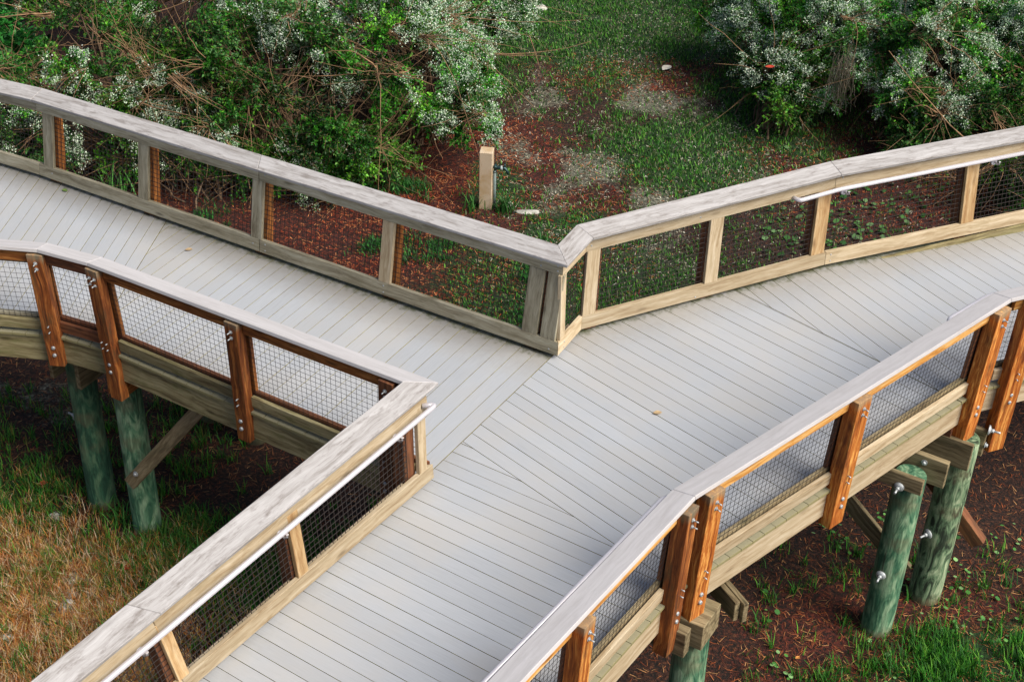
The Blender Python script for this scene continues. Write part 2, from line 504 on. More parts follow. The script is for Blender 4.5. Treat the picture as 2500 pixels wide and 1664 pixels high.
def rboard(r, name, mat, i, t0, t1, zf0, zf1, o0, o1, parent, square=False, gap=0.0):
    """horizontal board of segment i between t0,t1; zf* = functions of t giving bottom/top"""
    g = gap / r.length(i)
    if t0 == 0: t0 += 0
    P = [r.pt(i, t0 + g, zf0(t0), o0, square), r.pt(i, t0 + g, zf0(t0), o1, square), r.pt(i, t0 + g, zf1(t0), o1, square), r.pt(i, t0 + g, zf1(t0), o0, square)]
    Q = [r.pt(i, t1 - g, zf0(t1), o0, square), r.pt(i, t1 - g, zf0(t1), o1, square), r.pt(i, t1 - g, zf1(t1), o1, square), r.pt(i, t1 - g, zf1(t1), o0, square)]
    return board(name, mat, P, Q, parent)

def cap_rail(r, i, t0, t1, mat, parent):
    def ring(t, sg):
        z = r.zt(i, t)
        a = r.pt(i, t, z, -0.07); b = r.pt(i, t, z, 0.115); b.z += 0.047
        n = (Vector((r.n[i].x, r.n[i].y, 0)) * -0.047 + Vector((0, 0, 0.185))).normalized() * 0.034
        return [a - n, b - n, b, a]
    return board('cap_rail', mat, ring(t0, 1), ring(t1, -1), parent, 0.004)

def upright(r, name, mat, i, x, y, width, o0, o1, z0, z1, parent, slope=0.0, ztabs=False):
    t = r.tof(i, x, y); h = width / 2 / r.length(i)
    zt = r.zt(i, t); zb = r.zb(i, t)
    za = zb + z0; zz = zt + z1
    lo = [r.pt(i, t - h, za, o0, True), r.pt(i, t + h, za, o0, True), r.pt(i, t + h, za, o1, True), r.pt(i, t - h, za, o1, True)]
    hi = [r.pt(i, t - h, zz, o0, True), r.pt(i, t + h, zz, o0, True), r.pt(i, t + h, zz, o1, True), r.pt(i, t - h, zz, o1, True)]
    hi[2].z += slope; hi[3].z += slope
    o = board(name, mat, lo, hi, parent)
    return o, t

def wire_panel(r, i, ta, tb, parent, o=.041, z0=.10, z1=-.12, seg=.05, rr=None):
    """welded wire mesh: one mesh per bay, four-sided wires"""
    L = r.length(i)
    rr = rr or (.0011 if r in (RE, RG) else .0019)
    V = []; F = []
    def wire(a, b):
        a = Vector(a); b = Vector(b); d = (b - a).normalized()
        u = Vector((r.n[i].x, r.n[i].y, 0)); v = d.cross(u).normalized()
        k = len(V)
        for p in (a, b):
            for q in (u + v, u - v, -u - v, -u + v):
                V.append(p + q * rr)
        for q in range(4):
            F.append((k + q, k + (q + 1) % 4, k + 4 + (q + 1) % 4, k + 4 + q))
    nv = max(1, int(round((tb - ta) * L / seg)))
    for k in range(nv + 1):
        t = ta + (tb - ta) * k / nv
        wire(r.pt(i, t, r.zb(i, t) + z0, o + .002, True), r.pt(i, t, r.zt(i, t) + z1, o + .002, True))
    hgt = r.zt(i, (ta + tb) / 2) + z1 - r.zb(i, (ta + tb) / 2) - z0
    nh = int(hgt / seg)
    for k in range(nh + 1):
        f = k / nh
        za = (r.zb(i, ta) + z0) * (1 - f) + (r.zt(i, ta) + z1) * f
        zb = (r.zb(i, tb) + z0) * (1 - f) + (r.zt(i, tb) + z1) * f
        wire(r.pt(i, ta, za, o, True), r.pt(i, tb, zb, o, True))
    me = np_mesh('wire_mesh', [tuple(v) for v in V], F)
    return link('wire_mesh', me, 'wire', parent)

def ext(a, b, dist):
    """point beyond b on a->b"""
    d = Vector([b[k] - a[k] for k in range(len(a))]); h = math.hypot(d[0], d[1])
    return tuple(b[k] + d[k] / h * dist for k in range(len(b)))

def offline(P, o, side):
    """plan offset of a polyline with mitres"""
    n = [outn(P[i], P[i + 1], side) for i in range(len(P) - 1)]
    out = []
    for i, p in enumerate(P):
        if i == 0: m = n[0]
        elif i == len(P) - 1: m = n[-1]
        else:
            m = (n[i - 1] + n[i]).normalized(); m = m / m.dot(n[i])
        out.append((p[0] + m.x * o, p[1] + m.y * o))
    return out

# far left run A, corner B, far right runs C and D
A0t, A1t, V1t = (-5.179, 13.685, .955), (-4.829, 13.535, .962), (.441, 10.631, 1.03)
V2t, V3t, Det = (.668, 11.092, 1.03), (2.988, 12.324, 1.05), (4.925, 13.266, .98)
A0b, A1b, V1b = (-5.393, 13.89), (-4.921, 13.662), (.401, 10.719)
V2b, V3b, Deb = (.616, 11.14), (2.977, 12.36), (5.06, 13.34)
RA = Rail([ext(A1t, A0t, 1.6), A1t, V1t, V2t], [ext(A1b, A0b, 1.6), A1b, V1b, V2b], 1)
RC = Rail([V1t, V2t, V3t, ext(V3t, Det, 1.6)], [V1b, V2b, V3b, ext(V3b, Deb, 1.6)], 1, [0, 0, 0, -.11])
# near left run E (seen from outside) and its corner
Et = [(-4.395, 10.998, .9), (-3.969, 10.958, .9), (-3.46, 10.75, .905), (-.535, 9.049, .96)]
F1t, F2t = (-2.026, 6.825, .96), (-2.516, 6.024, .96)
Et[0] = ext(Et[1], Et[0], 1.6)
Eb = offline(Et, 0.0, -1); Eb[3] = (-.60, 9.078)
V4b, F2b = (-.588, 9.021), (-2.01, 6.879)
RE = Rail(Et + [(*F1t[:2], .96)], Eb + [(F2b[0], F2b[1])], -1)
RF = Rail([Et[3], ext(F1t, F2t, 2.0)], [(-.575, 9.042), ext(V4b, F2b, 2.6)], -1)
RF.T[0] = (-.535, 9.049, .96)
# mitre the F run against E, and the corner B against A
RF.m[0] = RE.m[3]
RC.m[0] = RA.m[2]
# near right runs H (to bottom of picture), G, and beyond
Gt = [(-.09, 6.175, .9), (1.138, 7.981, .9), (3.989, 10.602, .91), (4.277, 10.725, .91)]
Gt[0] = ext(Gt[1], Gt[0], 1.8); Gt[3] = ext(Gt[2], Gt[3], 1.8)
RG = Rail(Gt, offline(Gt, .02, -1), -1)

# ---------------------------------------------------------------- deck boards
def line_x(n, c, seg):
    """intersection parameter of line n.p=c with segment"""
    a, b = V2d(seg[0]), V2d(seg[1])
    da = n.dot(a) - c; db = n.dot(b) - c
    if da * db > 0: return None
    return a.lerp(b, da / (da - db))

def clip(poly, n, c, keep):
    out = []
    for i in range(len(poly)):
        a, b = poly[i], poly[(i + 1) % len(poly)]
        da = (n.dot(a) - c) * keep; db = (n.dot(b) - c) * keep
        if da >= 0: out.append(a)
        if da * db < 0: out.append(a.lerp(b, da / (da - db)))
    return out

farB = [RA.B[0], A1b, V1b, V2b, V3b, RC.B[3]]
far_edge = offline(farB, .10, 1)
E_edge = offline(RE.B[:4], .104, -1)
F_edge = offline([V4b, RF.B[1]], .14, -1)
G_edge = offline(RG.B, .108, -1)
# extend ends generously
def lineN(p, q):
    d = (V2d(q) - V2d(p)).normalized(); n = Vector((-d.y, d.x)); return n, n.dot(V2d(p))
nJ, cJ = Vector((.859, -.512)).normalized(), -5.216
nKL, cKL = Vector((.9945, -.1052)), -4.793
nRS, cRS = lineN((2.066, 11.95), (3.234, 10.852))
nKF, cKF = lineN((-.37, 9.553), (.832, 8.371))
if nRS.dot(Vector((1, 1))) < 0: nRS, cRS = -nRS, -cRS
if nKF.dot(Vector((1, 1))) < 0: nKF, cKF = -nKF, -cKF

def hits(n, c, polys):
    r = []
    for P in polys:
        for a, b in zip(P, P[1:]):
            p = line_x(n, c, (a, b))
            if p is not None: r.append(p)
    return r

def zdeck(p):
    # the far right arm falls away gently past its bend
    a = .9 * p.x + .44 * p.y - (.9 * V3b[0] + .44 * V3b[1])
    return -.045 * a if a > 0 else 0.0

planks_V, planks_F, planks_uv, planks_uv2, planks_uv3 = [], [], [], [], []
def add_plank(poly, d, n, far_pt, c0, near_pt=None):
    """poly: convex plan polygon"""
    th = .025
    if len(poly) < 3: return
    area = 0
    for i in range(len(poly)):
        a, b = poly[i], poly[(i + 1) % len(poly)]; area += a.x * b.y - b.x * a.y
    if abs(area) < .0006: return
    if area < 0: poly = poly[::-1]
    rid = random.random()
    # cut into pieces along the board so the dirt can follow the distance from its end
    s = [d.dot(p) for p in poly]
    s0, s1 = min(s), max(s)
    k = len(planks_V)
    m = len(poly)
    dz = random.uniform(-.001, .001)
    ins = .0013
    cen = sum(poly, Vector((0, 0))) / m
    top, mid = [], []
    for p in poly:
        v = (cen - p); v.normalize()
        top.append(p + v * ins)
    for p in top: planks_V.append((p.x, p.y, zdeck(p) + dz))
    for p in poly: planks_V.append((p.x, p.y, zdeck(p) + dz - .0025))
    for p in poly: planks_V.append((p.x, p.y, zdeck(p) + dz - th))
    planks_F.append(list(range(k, k + m)))
    for j in range(m):
        planks_F.append([k + m + j, k + m + (j + 1) % m, k + (j + 1) % m, k + j])
        planks_F.append([k + 2 * m + j, k + 2 * m + (j + 1) % m, k + m + (j + 1) % m, k + m + j])
    planks_F.append(list(range(k + 3 * m - 1, k + 2 * m - 1, -1)))
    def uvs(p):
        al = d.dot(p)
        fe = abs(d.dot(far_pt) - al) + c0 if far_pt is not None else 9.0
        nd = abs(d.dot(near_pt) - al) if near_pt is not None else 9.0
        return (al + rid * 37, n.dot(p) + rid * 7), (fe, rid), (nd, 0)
    for q in top + poly + poly:
        a, b, c3 = uvs(q); planks_uv.append(a); planks_uv2.append(b); planks_uv3.append(c3)


def on(l, s):
    a, b = V2d(l[0]), V2d(l[1]); return a + (b - a).normalized() * s
def knots(tab, k):
    for (k0, f0, n0), (k1, f1, n1) in zip(tab, tab[1:]):
        if k <= k1 or (k1, f1, n1) == tab[-1]:
            u = (k - k0) / (k1 - k0)
            return f0 + (f1 - f0) * u, n0 + (n1 - n0) * u

def family(fl, nl, tab, k0, k1, far_poly, near_poly, clips, gap=.0044, fe_off=0.0):
    """boards laid between seam lines; seam k runs from arc length f(k) on line fl to n(k) on line nl"""
    for k in range(k0, k1):
        (fa, na), (fb, nb) = knots(tab, k), knots(tab, k + 1)
        Fa, Fb, Na, Nb = on(fl, fa), on(fl, fb), on(nl, na), on(nl, nb)
        ends = []
        for f, q, other in ((Fa, Na, (Fb + Nb) / 2), (Fb, Nb, (Fa + Na) / 2)):
            d = (q - f).normalized(); n = Vector((-d.y, d.x))
            if n.dot(other - f) < 0: n = -n
            c = n.dot(f) + gap / 2
            h1 = hits(n, c, [far_poly]); h2 = hits(n, c, [near_poly])
            if not h1 or not h2: ends = None; break
            ends.append((min(h1, key=lambda p: (p - f).length), min(h2, key=lambda p: (p - q).length)))
        if not ends: continue
        (fa_, na_), (fb_, nb_) = ends
        poly = [fa_, na_, nb_, fb_]
        fp0 = (fa_ + fb_) / 2; np0 = (na_ + nb_) / 2
        for (cn, cc, kp) in clips:
            poly = clip(poly, cn, cc + kp * .003, kp)
            if len(poly) < 3: break
        if len(poly) < 3: continue
        d = ((na_ - fa_) + (nb_ - fb_)).normalized(); n = Vector((-d.y, d.x))
        fp = fp0 if min((fp0 - v).length for v in poly) < .25 else None
        add_plank(poly, d, n, fp, fe_off, np0 if min((np0 - v).length for v in poly) < .25 else None)

farX = [ext(far_edge[1], far_edge[0], 5)] + far_edge[1:-1] + [ext(far_edge[-2], far_edge[-1], 5)]
E_x = [ext(E_edge[1], E_edge[0], 5)] + E_edge[1:]
F_x = [(.45, 10.95), (-.72, 9.22), (-.74, 9.02), ext(F_edge[0], F_edge[1], 3)]
G_x = [ext(G_edge[1], G_edge[0], 4)] + G_edge[1:-1] + [ext(G_edge[-2], G_edge[-1], 5)]
lA = (V1b, A1b); lE = (Et[3], Et[2]); lC = (V2b, V3b); lG = (Gt[1], Gt[2]); lF = (V4b, F2b); lH = (( -.09, 6.175), (1.138, 7.981))
left_far = farX[:2] + [ext(farX[1], farX[2], 1.5)]
left_near = E_x[:3] + [ext(E_x[2], E_x[3], 1.5)]
right_far = [ext(farX[4], farX[3], 4)] + farX[4:]
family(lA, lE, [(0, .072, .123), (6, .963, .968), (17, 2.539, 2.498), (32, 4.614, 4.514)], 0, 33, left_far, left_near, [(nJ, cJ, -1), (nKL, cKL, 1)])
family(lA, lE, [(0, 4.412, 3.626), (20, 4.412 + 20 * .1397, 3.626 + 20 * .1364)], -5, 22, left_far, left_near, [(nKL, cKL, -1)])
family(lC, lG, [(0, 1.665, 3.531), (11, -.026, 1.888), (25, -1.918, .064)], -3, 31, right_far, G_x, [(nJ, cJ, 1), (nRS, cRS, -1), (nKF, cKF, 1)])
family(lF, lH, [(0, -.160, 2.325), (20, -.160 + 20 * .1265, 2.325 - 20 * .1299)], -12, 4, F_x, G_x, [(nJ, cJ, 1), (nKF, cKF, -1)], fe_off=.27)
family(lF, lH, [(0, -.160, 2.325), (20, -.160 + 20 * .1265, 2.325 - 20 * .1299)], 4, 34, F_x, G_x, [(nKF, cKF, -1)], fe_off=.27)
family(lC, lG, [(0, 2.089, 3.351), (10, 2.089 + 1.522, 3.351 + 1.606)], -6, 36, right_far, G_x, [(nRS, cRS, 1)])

def finish_deck(parent):
    me = bpy.data.meshes.new('decking')
    me.from_pydata(planks_V, [], planks_F)
    lv = np.empty(len(me.loops), np.int32); me.loops.foreach_get('vertex_index', lv)
    for nm, src in (('along', planks_uv), ('ends', planks_uv2), ('near', planks_uv3)):
        uv = me.uv_layers.new(name=nm)
        uv.data.foreach_set('uv', np.asarray(src, np.float32)[lv].ravel())
    return link('decking', me, 'deck', parent)

# ---------------------------------------------------------------- BUILD: boardwalk
bw = thing('boardwalk', 'raised grey plank boardwalk forking where three arms meet, with timber rim boards', 'boardwalk', (0, 11, 0))
finish_deck(bw)
# rim joists under the board ends, seen below the near rails
def rim(P, side, zf=lambda p: 0.0, o=.062, mat='joist'):
    Q0 = offline(P, o - .02, side); Q1 = offline(P, o + .02, side)
    for i in range(len(P) - 1):
        a0, a1, b0, b1 = Q0[i], Q1[i], Q0[i + 1], Q1[i + 1]
        e = lambda q, z: (q[0], q[1], z)
        board('rim_joist', mat, [e(a0, -.29), e(a1, -.29), e(a1, -.03), e(a0, -.03)], [e(b0, -.29), e(b1, -.29), e(b1, -.03), e(b0, -.03)], bw)
rim([RE.B[0], RE.B[1], RE.B[2], RE.B[3]], -1, mat='joist')
rim(RG.B[:2], -1, mat='beige'); rim(RG.B[1:3], -1, mat='beige'); rim(RG.B[2:], -1, mat='beige')
rim([V4b, RF.B[1]], -1, o=.0, mat='joist')
rim([RA.B[0], A1b, V1b], 1, o=.0); rim([V2b, V3b, RC.B[3]], 1, o=.0)
# inner joists run with each arm so that the seams look onto timber, not sky
def joists(a, b, offs, side):
    for o in offs:
        P = offline([a, b], -o, side)
        box_along('joist', 'brown', (*P[0], -.15), (*P[1], -.15), (0, 0, .11), tuple(x * .019 for x in (*outn(a, b, 1), 0)), bw, 0)
joists(RA.B[0], V1b, (.45, .9, 1.35), 1)
joists(V2b, V3b, (.5, 1.0, 1.5, 2.0), 1)

joists(RG.B[0], RG.B[1], (.5, 1.0), -1)

# ---------------------------------------------------------------- BUILD: railings
def run(r, th, segs, inner, outer, cap, trims=(), posts=(), zrail=.14, up_h=.13, joints=None, post_mat='orange', trim_mat=None, mesh=True, z_low=-.33, ends={}, dep=.144):
    """inner/outer: {segment: material}; trims (seg, x, y, w, mat); posts (seg, x, y, w, mat, zbottom, bolts)"""
    for i in segs:
        zt = lambda t, i=i: r.zt(i, t) - .03
        zu = lambda t, i=i: r.zt(i, t) - .03 - up_h
        zl = lambda t, i=i: r.zb(i, t) + .045
        zh = lambda t, i=i: r.zb(i, t) + .185
        js = (joints or {}).get(i, [])
        ts = [0] + list(js) + [1]
        for a, b in zip(ts, ts[1:]):
            cap_rail(r, i, a, b - .0005, cap[i], th)
            rboard(r, 'upper_rail', inner[i], i, a, b - .001, zu, zt, 0, .038, th)
            rboard(r, 'lower_rail', inner[i], i, a, b - .001, zl, zh, 0, .038, th)
        ps = sorted(r.tof(i, p[1], p[2]) for p in posts if p[0] == i)
        edges = [0] + ps + [1]
        L = r.length(i)
        for a, b in zip(edges, edges[1:]):
            pa = .072 / L if a > 0 else .12 / L
            pb = .072 / L if b < 1 else .12 / L
            if a == 0 and i in ends.get('start', ()): pa = 0
            if b == 1 and i in ends.get('end', ()): pb = 0
            if (b - a) * L < .25: continue
            zo1 = lambda t, i=i: r.zb(i, t) + .04
            zo2 = lambda t, i=i: r.zb(i, t) + .15
            rboard(r, 'outer_lower_rail', outer[i], i, a + pa, b - pb, zo1, zo2, .046, .084, th, True)
            zo3 = lambda t, i=i: r.zt(i, t) - .115
            zo4 = lambda t, i=i: r.zt(i, t) - .012
            rboard(r, 'outer_upper_rail', {'beige': 'amber', 'joist': 'orange'}.get(outer[i], outer[i]), i, a + pa, b - pb, zo3, zo4, .046, .084, th, True)
            wire_panel(r, i, a + pa * .6, b - pb * .6, th)
    for (i, x, y, wd, mt) in trims:
        upright(r, 'trim_board', mt, i, x, y, wd, .001, .037, .186, -.161, th)
    for p in posts:
        i, x, y, wd, mt, zb, nb = p[:7]
        o, t = upright(r, 'post', mt, i, x, y, wd, .046, dep, zb, -.012, th, slope=.012)
        n = Vector((r.n[i].x, r.n[i].y, 0)); d = Vector((-n.y, n.x, 0))
        zt, zb_ = r.zt(i, t), r.zb(i, t)
        if nb:
            sh = (-.028, .028) if nb == 2 else (0,)
            for s_ in sh:
                st = s_ / r.length(i)
                for z in (zt - .085, zt - .145): bolt(r.pt(i, t + st, z, dep, True), n, o, 'nut')
                for z in (zb_ + .15, zb_ + .085): bolt(r.pt(i, t + st, z, dep, True), n, o, 'nut')
            for z in (-.09, -.17): bolt(r.pt(i, t, zb_ + z, dep, True), n, o, 'nutbig')

ra = thing('railing', 'long grey weathered railing along the far side of the left arm', 'railing', (*A1b, 0), 'railings of the boardwalk')
run(RA, ra, (0, 1), {0: 'grey', 1: 'grey'}, {0: 'brown', 1: 'brown'}, {0: 'cap', 1: 'cap'},
    trims=[(1, -4.80, 13.60, .13, 'grey'), (1, -3.70, 12.995, .125, 'grey'), (1, -2.482, 12.31, .125, 'grey'), (1, -1.19, 11.62, .125, 'beige'),
           (1, .137, 10.875, .15, 'grey'), (1, .298, 10.79, .145, 'grey'), (0, -6.0, 14.2, .125, 'grey')],
    posts=[(1, -4.80, 13.60, .14, 'orange', -.3, 0), (1, -3.70, 12.995, .14, 'orange', -.3, 0), (1, -2.482, 12.31, .14, 'orange', -.3, 0), (1, -1.19, 11.62, .14, 'orange', -.3, 0),
           (1, .137, 10.875, .14, 'brown', -.3, 0), (0, -6.0, 14.2, .14, 'orange', -.3, 0)],
    joints={1: [RA.tof(1, -2.44, 12.29)]}, ends={'end': (0,), 'start': (1,)})
rc = thing('railing', 'pale beige railing from the sharp corner along the far side of the right arm', 'railing', (*V2b, 0), 'railings of the boardwalk')
run(RC, rc, (0, 1, 2), {0: 'beige', 1: 'beige', 2: 'beige'}, {0: 'beige', 1: 'beige', 2: 'beige'}, {0: 'cap', 1: 'cap', 2: 'cap'},
    trims=[(0, .438, 10.80, .10, 'beige'), (1, .675, 11.17, .13, 'beige'), (1, 1.81, 11.776, .14, 'beige'), (1, 2.88, 12.325, .15, 'tan'), (2, 4.52, 13.05, .15, 'tan')],
    posts=[(1, .72, 11.19, .12, 'brown', -.3, 0), (1, 1.81, 11.776, .14, 'brown', -.3, 0), (1, 2.88, 12.325, .14, 'brown', -.3, 0), (2, 4.52, 13.05, .14, 'brown', -.3, 0), (2, 5.9, 13.69, .14, 'brown', -.3, 0)],
    ends={'end': (1,), 'start': (2,)}, up_h=.15)
re_ = thing('railing', 'near railing of the left arm, its orange brown posts and wire mesh facing outward', 'railing', (*RE.B[2], 0), 'railings of the boardwalk')
run(RE, re_, (0, 1, 2), {0: 'grey', 1: 'brown', 2: 'brown'}, {0: 'joist', 1: 'brown', 2: 'joist'}, {0: 'cap_clean', 1: 'cap_clean', 2: 'cap_clean'},
    posts=[(0, -5.35, 11.16, .14, 'post_o', -.30, 1), (0, -4.02, 10.97, .14, 'post_o', -.30, 1), (2, -3.40, 10.73, .13, 'post_o', -.48, 2), (2, -2.14, 9.995, .13, 'post_o', -.31, 1), (2, -.88, 9.26, .13, 'brown', -.31, 1)],
    trims=[(2, -.88, 9.26, .13, 'brown'), (0, -4.02, 10.97, .15, 'orange'), (2, -3.38, 10.73, .15, 'orange'), (2, -2.12, 9.995, .15, 'orange')], joints={}, ends={'end': (0, 1), 'start': (1, 2)})
rf = thing('railing', 'foreground railing with stained cap and pale timber running to the lower left', 'railing', (*V4b, 0), 'railings of the boardwalk')
run(RF, rf, (0,), {0: 'beige'}, {0: 'beige'}, {0: 'cap'},
    trims=[(0, -.645, 8.935, .10, 'beige'), (0, -1.404, 7.786, .11, 'tan'), (0, -2.045, 6.808, .10, 'tan')],
    posts=[(0, -.70, 8.85, .13, 'brown', -.3, 1), (0, -1.40, 7.79, .13, 'brown', -.3, 1), (0, -2.045, 6.808, .13, 'brown', -.3, 1)],
    joints={0: [RF.tof(0, -2.05, 6.79)]}, ends={'start': (0,)}, up_h=.205)
rg = thing('railing', 'near railing of the right arm with amber posts and smooth pale cap', 'railing', (*RG.B[1], 0), 'railings of the boardwalk')
run(RG, rg, (0, 1, 2), {0: 'beam', 1: 'beam', 2: 'beam'}, {0: 'beige', 1: 'beige', 2: 'beige'}, {0: 'cap_clean', 1: 'cap_clean', 2: 'cap_clean'},
    posts=[(0, -.27, 5.63, .14, 'post_a', -.4, 1), (0, .47, 6.73, .135, 'post_a', -.42, 1), (0, 1.21, 7.80, .14, 'post_o', -.50, 1), (1, 1.43, 7.98, .155, 'post_a', -.36, 1), (1, 2.65, 9.08, .165, 'post_a', -.38, 1), (1, 4.01, 10.33, .175, 'post_a', -.45, 1), (2, 4.34, 10.52, .165, 'post_a', -.72, 1)],
    trims=[(0, .44, 6.80, .15, 'brown'), (0, 1.17, 7.86, .15, 'brown'), (1, 1.42, 8.02, .15, 'brown'), (1, 2.60, 9.11, .17, 'brown'), (1, 3.95, 10.36, .18, 'brown')], dep=.165)

# ---------------------------------------------------------------- BUILD: handrails
def handrail(name_label, pts, brackets, wall_n, loc):
    th = thing('handrail', name_label, 'handrail', loc, 'pipe handrails on the railings')
    # round the corners of the polyline
    P = [Vector(p) for p in pts]
    out = [P[0]]
    for a, b, c in zip(P, P[1:], P[2:]):
        rr = min(.07, (a - b).length * .45, (c - b).length * .45)
        s0 = b + (a - b).normalized() * rr; s1 = b + (c - b).normalized() * rr
        for k in range(7):
            u = k / 6
            out.append((s0 * (1 - u) ** 2 + b * 2 * u * (1 - u) + s1 * u * u))
    out.append(P[-1])
    bm = bmesh.new(); tube(bm, out, .0205, 14)
    bm_obj('pipe', bm, 'rail', th)
    for (x, y, z), n in brackets:
        bm = bmesh.new()
        p = Vector((x, y, z)); n = Vector((*n, 0)).normalized()
        tube(bm, [p - n * .012, p - n * .004, p + n * .004], [.036, .036, .03], 14)          # wall plate (n points to the deck)
        tube(bm, [p, p + n * .045 + Vector((0, 0, -.006)), p + n * .068 + Vector((0, 0, .012)), p + n * .07 + Vector((0, 0, .035))], [.011, .010, .010, .012], 8)
        bm_obj('bracket', bm, 'rail', th)
    return th

def hp(r, i, t, dz, o):
    return tuple(r.pt(i, t, r.zt(i, t) + dz, o))
tC = lambda x, y: RC.tof(1, x, y)
nC = -RC.n[1]; nD = -RC.n[2]
handrail('white pipe handrail on the pale railing of the right arm', [hp(RC, 1, tC(2.56, 12.13), -.165, .0), hp(RC, 1, tC(2.58, 12.14), -.165, -.07), hp(RC, 2, 0, -.155, -.07), hp(RC, 2, 1, -.135, -.07)],
         [(hp(RC, 2, .03, -.235, .0), nD), (hp(RC, 2, .50, -.225, .0), nD), (hp(RC, 2, .93, -.22, 0), nD)], None, (2.9, 12.2, .9))
nF = -RF.n[0]
handrail('shiny white pipe handrail on the foreground railing at lower left', [hp(RF, 0, .012, -.165, .0), hp(RF, 0, .012, -.165, -.075), hp(RF, 0, 1, -.165, -.075)],
         [(hp(RF, 0, tt, -.25, .0), nF) for tt in (.075, .31, .55, .8)], None, (-.6, 8.95, .85))
nH = -RG.n[0]
handrail('thin white edge of a pipe handrail behind the smooth cap at lower centre', [hp(RG, 0, 1.0, -.05, .0), hp(RG, 0, .985, -.05, -.095), hp(RG, 0, 0, -.045, -.105)],
         [(hp(RG, 0, tt, -.09, .0), nH) for tt in (.2, .55, .9)], None, (1.1, 7.9, .85))
handrail('short glimpse of white pipe handrail behind the far bend of the smooth cap', [hp(RG, 1, .835, -.05, .0), hp(RG, 1, .85, -.045, -.105), hp(RG, 1, 1.0, -.06, -.11), hp(RG, 2, 1.0, -.08, -.09)],
         [(hp(RG, 1, .93, -.09, .0), -RG.n[1])], None, (3.6, 10.2, .85))
# loose fastener heads on the inner boards near the corners
for (r, th, i, t, dz, base) in ((RA, ra, 1, .965, -.075, 't'), (RA, ra, 1, .965, -.125, 't'), (RA, ra, 1, .992, -.08, 't'), (RA, ra, 1, .992, -.13, 't'),
                          (RC, rc, 0, .22, -.06, 't'), (RC, rc, 1, .02, -.07, 't'), (RC, rc, 1, .02, -.125, 't'), (RC, rc, 0, .25, .13, 'b'), (RC, rc, 0, .25, .075, 'b'),
                          (RC, rc, 2, .015, .15, 'b'), (RC, rc, 2, .015, .08, 'b'), (RC, rc, 1, .44, -.12, 't'), (RC, rc, 1, .45, .07, 'b'), (RC, rc, 2, .02, -.08, 't'),
                          (RA, ra, 1, .985, .09, 'b'), (RA, ra, 1, .7, .15, 'b'), (RA, ra, 1, .7, .08, 'b'), (RA, ra, 1, RA.tof(1, -2.4, 12.27) + .004, .15, 'b'), (RA, ra, 1, RA.tof(1, -2.4, 12.27) + .004, .08, 'b'),
                          (RA, ra, 1, RA.tof(1, -2.4, 12.27) + .004, -.08, 't'), (RA, ra, 1, RA.tof(1, -2.4, 12.27) - .02, .12, 'b'), (RA, ra, 1, .03, .12, 'b')):
    z = (r.zt(i, t) if base == 't' else r.zb(i, t)) + dz
    bolt(r.pt(i, t, z, 0), (-r.n[i].x, -r.n[i].y, 0), th, 'small')

# ---------------------------------------------------------------- BUILD: timber bents under the deck
def pile(x, y, z1, r0, mat, parent, lean=(0, 0)):
    bm = bmesh.new()
    z0 = ZG - .1
    pts = []; rad = []
    for k in range(13):
        u = k / 12
        pts.append((lean[0] * u, lean[1] * u, (z1 - z0) * u)); rad.append(r0 * (1.03 - .06 * u) * (1 + random.uniform(-.012, .012)))
    tube(bm, pts, rad, 28)
    for v in bm.verts:
        a = math.atan2(v.co.y, v.co.x)
        v.co.x *= 1 + .02 * math.sin(3 * a + v.co.z * 2); v.co.y *= 1 + .02 * math.sin(2 * a + 1 + v.co.z * 1.4)
    bmesh.ops.translate(bm, verts=bm.verts, vec=(x, y, z0))
    return bm_obj('pile', bm, mat, parent, Matrix.Translation((x, y, ZG)))
def beam(a, b, h, w, mat, parent, name='cap_beam'):
    a, b = Vector(a), Vector(b)
    d = (b - a).normalized(); side = d.cross(Vector((0, 0, 1))).normalized(); upv = side.cross(d)
    return box_along(name, mat, a, b, tuple(upv * h / 2), tuple(side * w / 2), parent, .004)
U1 = Vector((.86, -.51, 0)); W1 = Vector((.51, .86, 0))


b1 = thing('timber_bent', 'smooth bright green pile with two big washer bolts, left of the right pair', 'support', (3.44, 9.99, ZG), 'timber bents under the boardwalk')
c = Vector((3.44, 9.99, 0))
pile(3.44, 9.99, -.56, .138, 'pile', b1)
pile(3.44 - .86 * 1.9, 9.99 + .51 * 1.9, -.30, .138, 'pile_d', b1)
beam(c + W1 * .17 - U1 * 2.2 + Vector((0, 0, -.57)), c + W1 * .17 + U1 * .26 + Vector((0, 0, -.57)), .27, .06, 'beam', b1)
beam(c - W1 * .14 - U1 * 2.2 + Vector((0, 0, -.545)), c - W1 * .14 + U1 * .15 + Vector((0, 0, -.545)), .15, .05, 'beam', b1)
beam(c + W1 * .17 - U1 * 1.1 + Vector((0, 0, -.75)), c + W1 * .17 + U1 * .1 + Vector((0, 0, -1.75)), .16, .045, 'beam', b1, 'brace')
bolt(c - W1 * .165 - U1 * .04 + Vector((0, 0, -.60)), -W1, b1, 'plate')
bolt(c - W1 * .139 - U1 * .03 + Vector((0, 0, -1.64)), -W1, b1, 'plate')
bolt(c + W1 * .14 + U1 * .0 + Vector((0, 0, -.60)), -W1, b1, 'nutbig'); bolt(c + W1 * .14 + U1 * .06 + Vector((0, 0, -.50)), -W1, b1, 'nutbig')
b2 = thing('timber_bent', 'mottled pile with streaky bark-like pattern carrying a double beam, rightmost of the piles', 'support', (3.98, 10.44, ZG), 'timber bents under the boardwalk')
c = Vector((3.98, 10.44, 0))
pile(3.98, 10.44, -.50, .148, 'pile_b', b2)
pile(3.98 - .86 * 1.9, 10.44 + .51 * 1.9, -.3, .138, 'pile_d', b2)
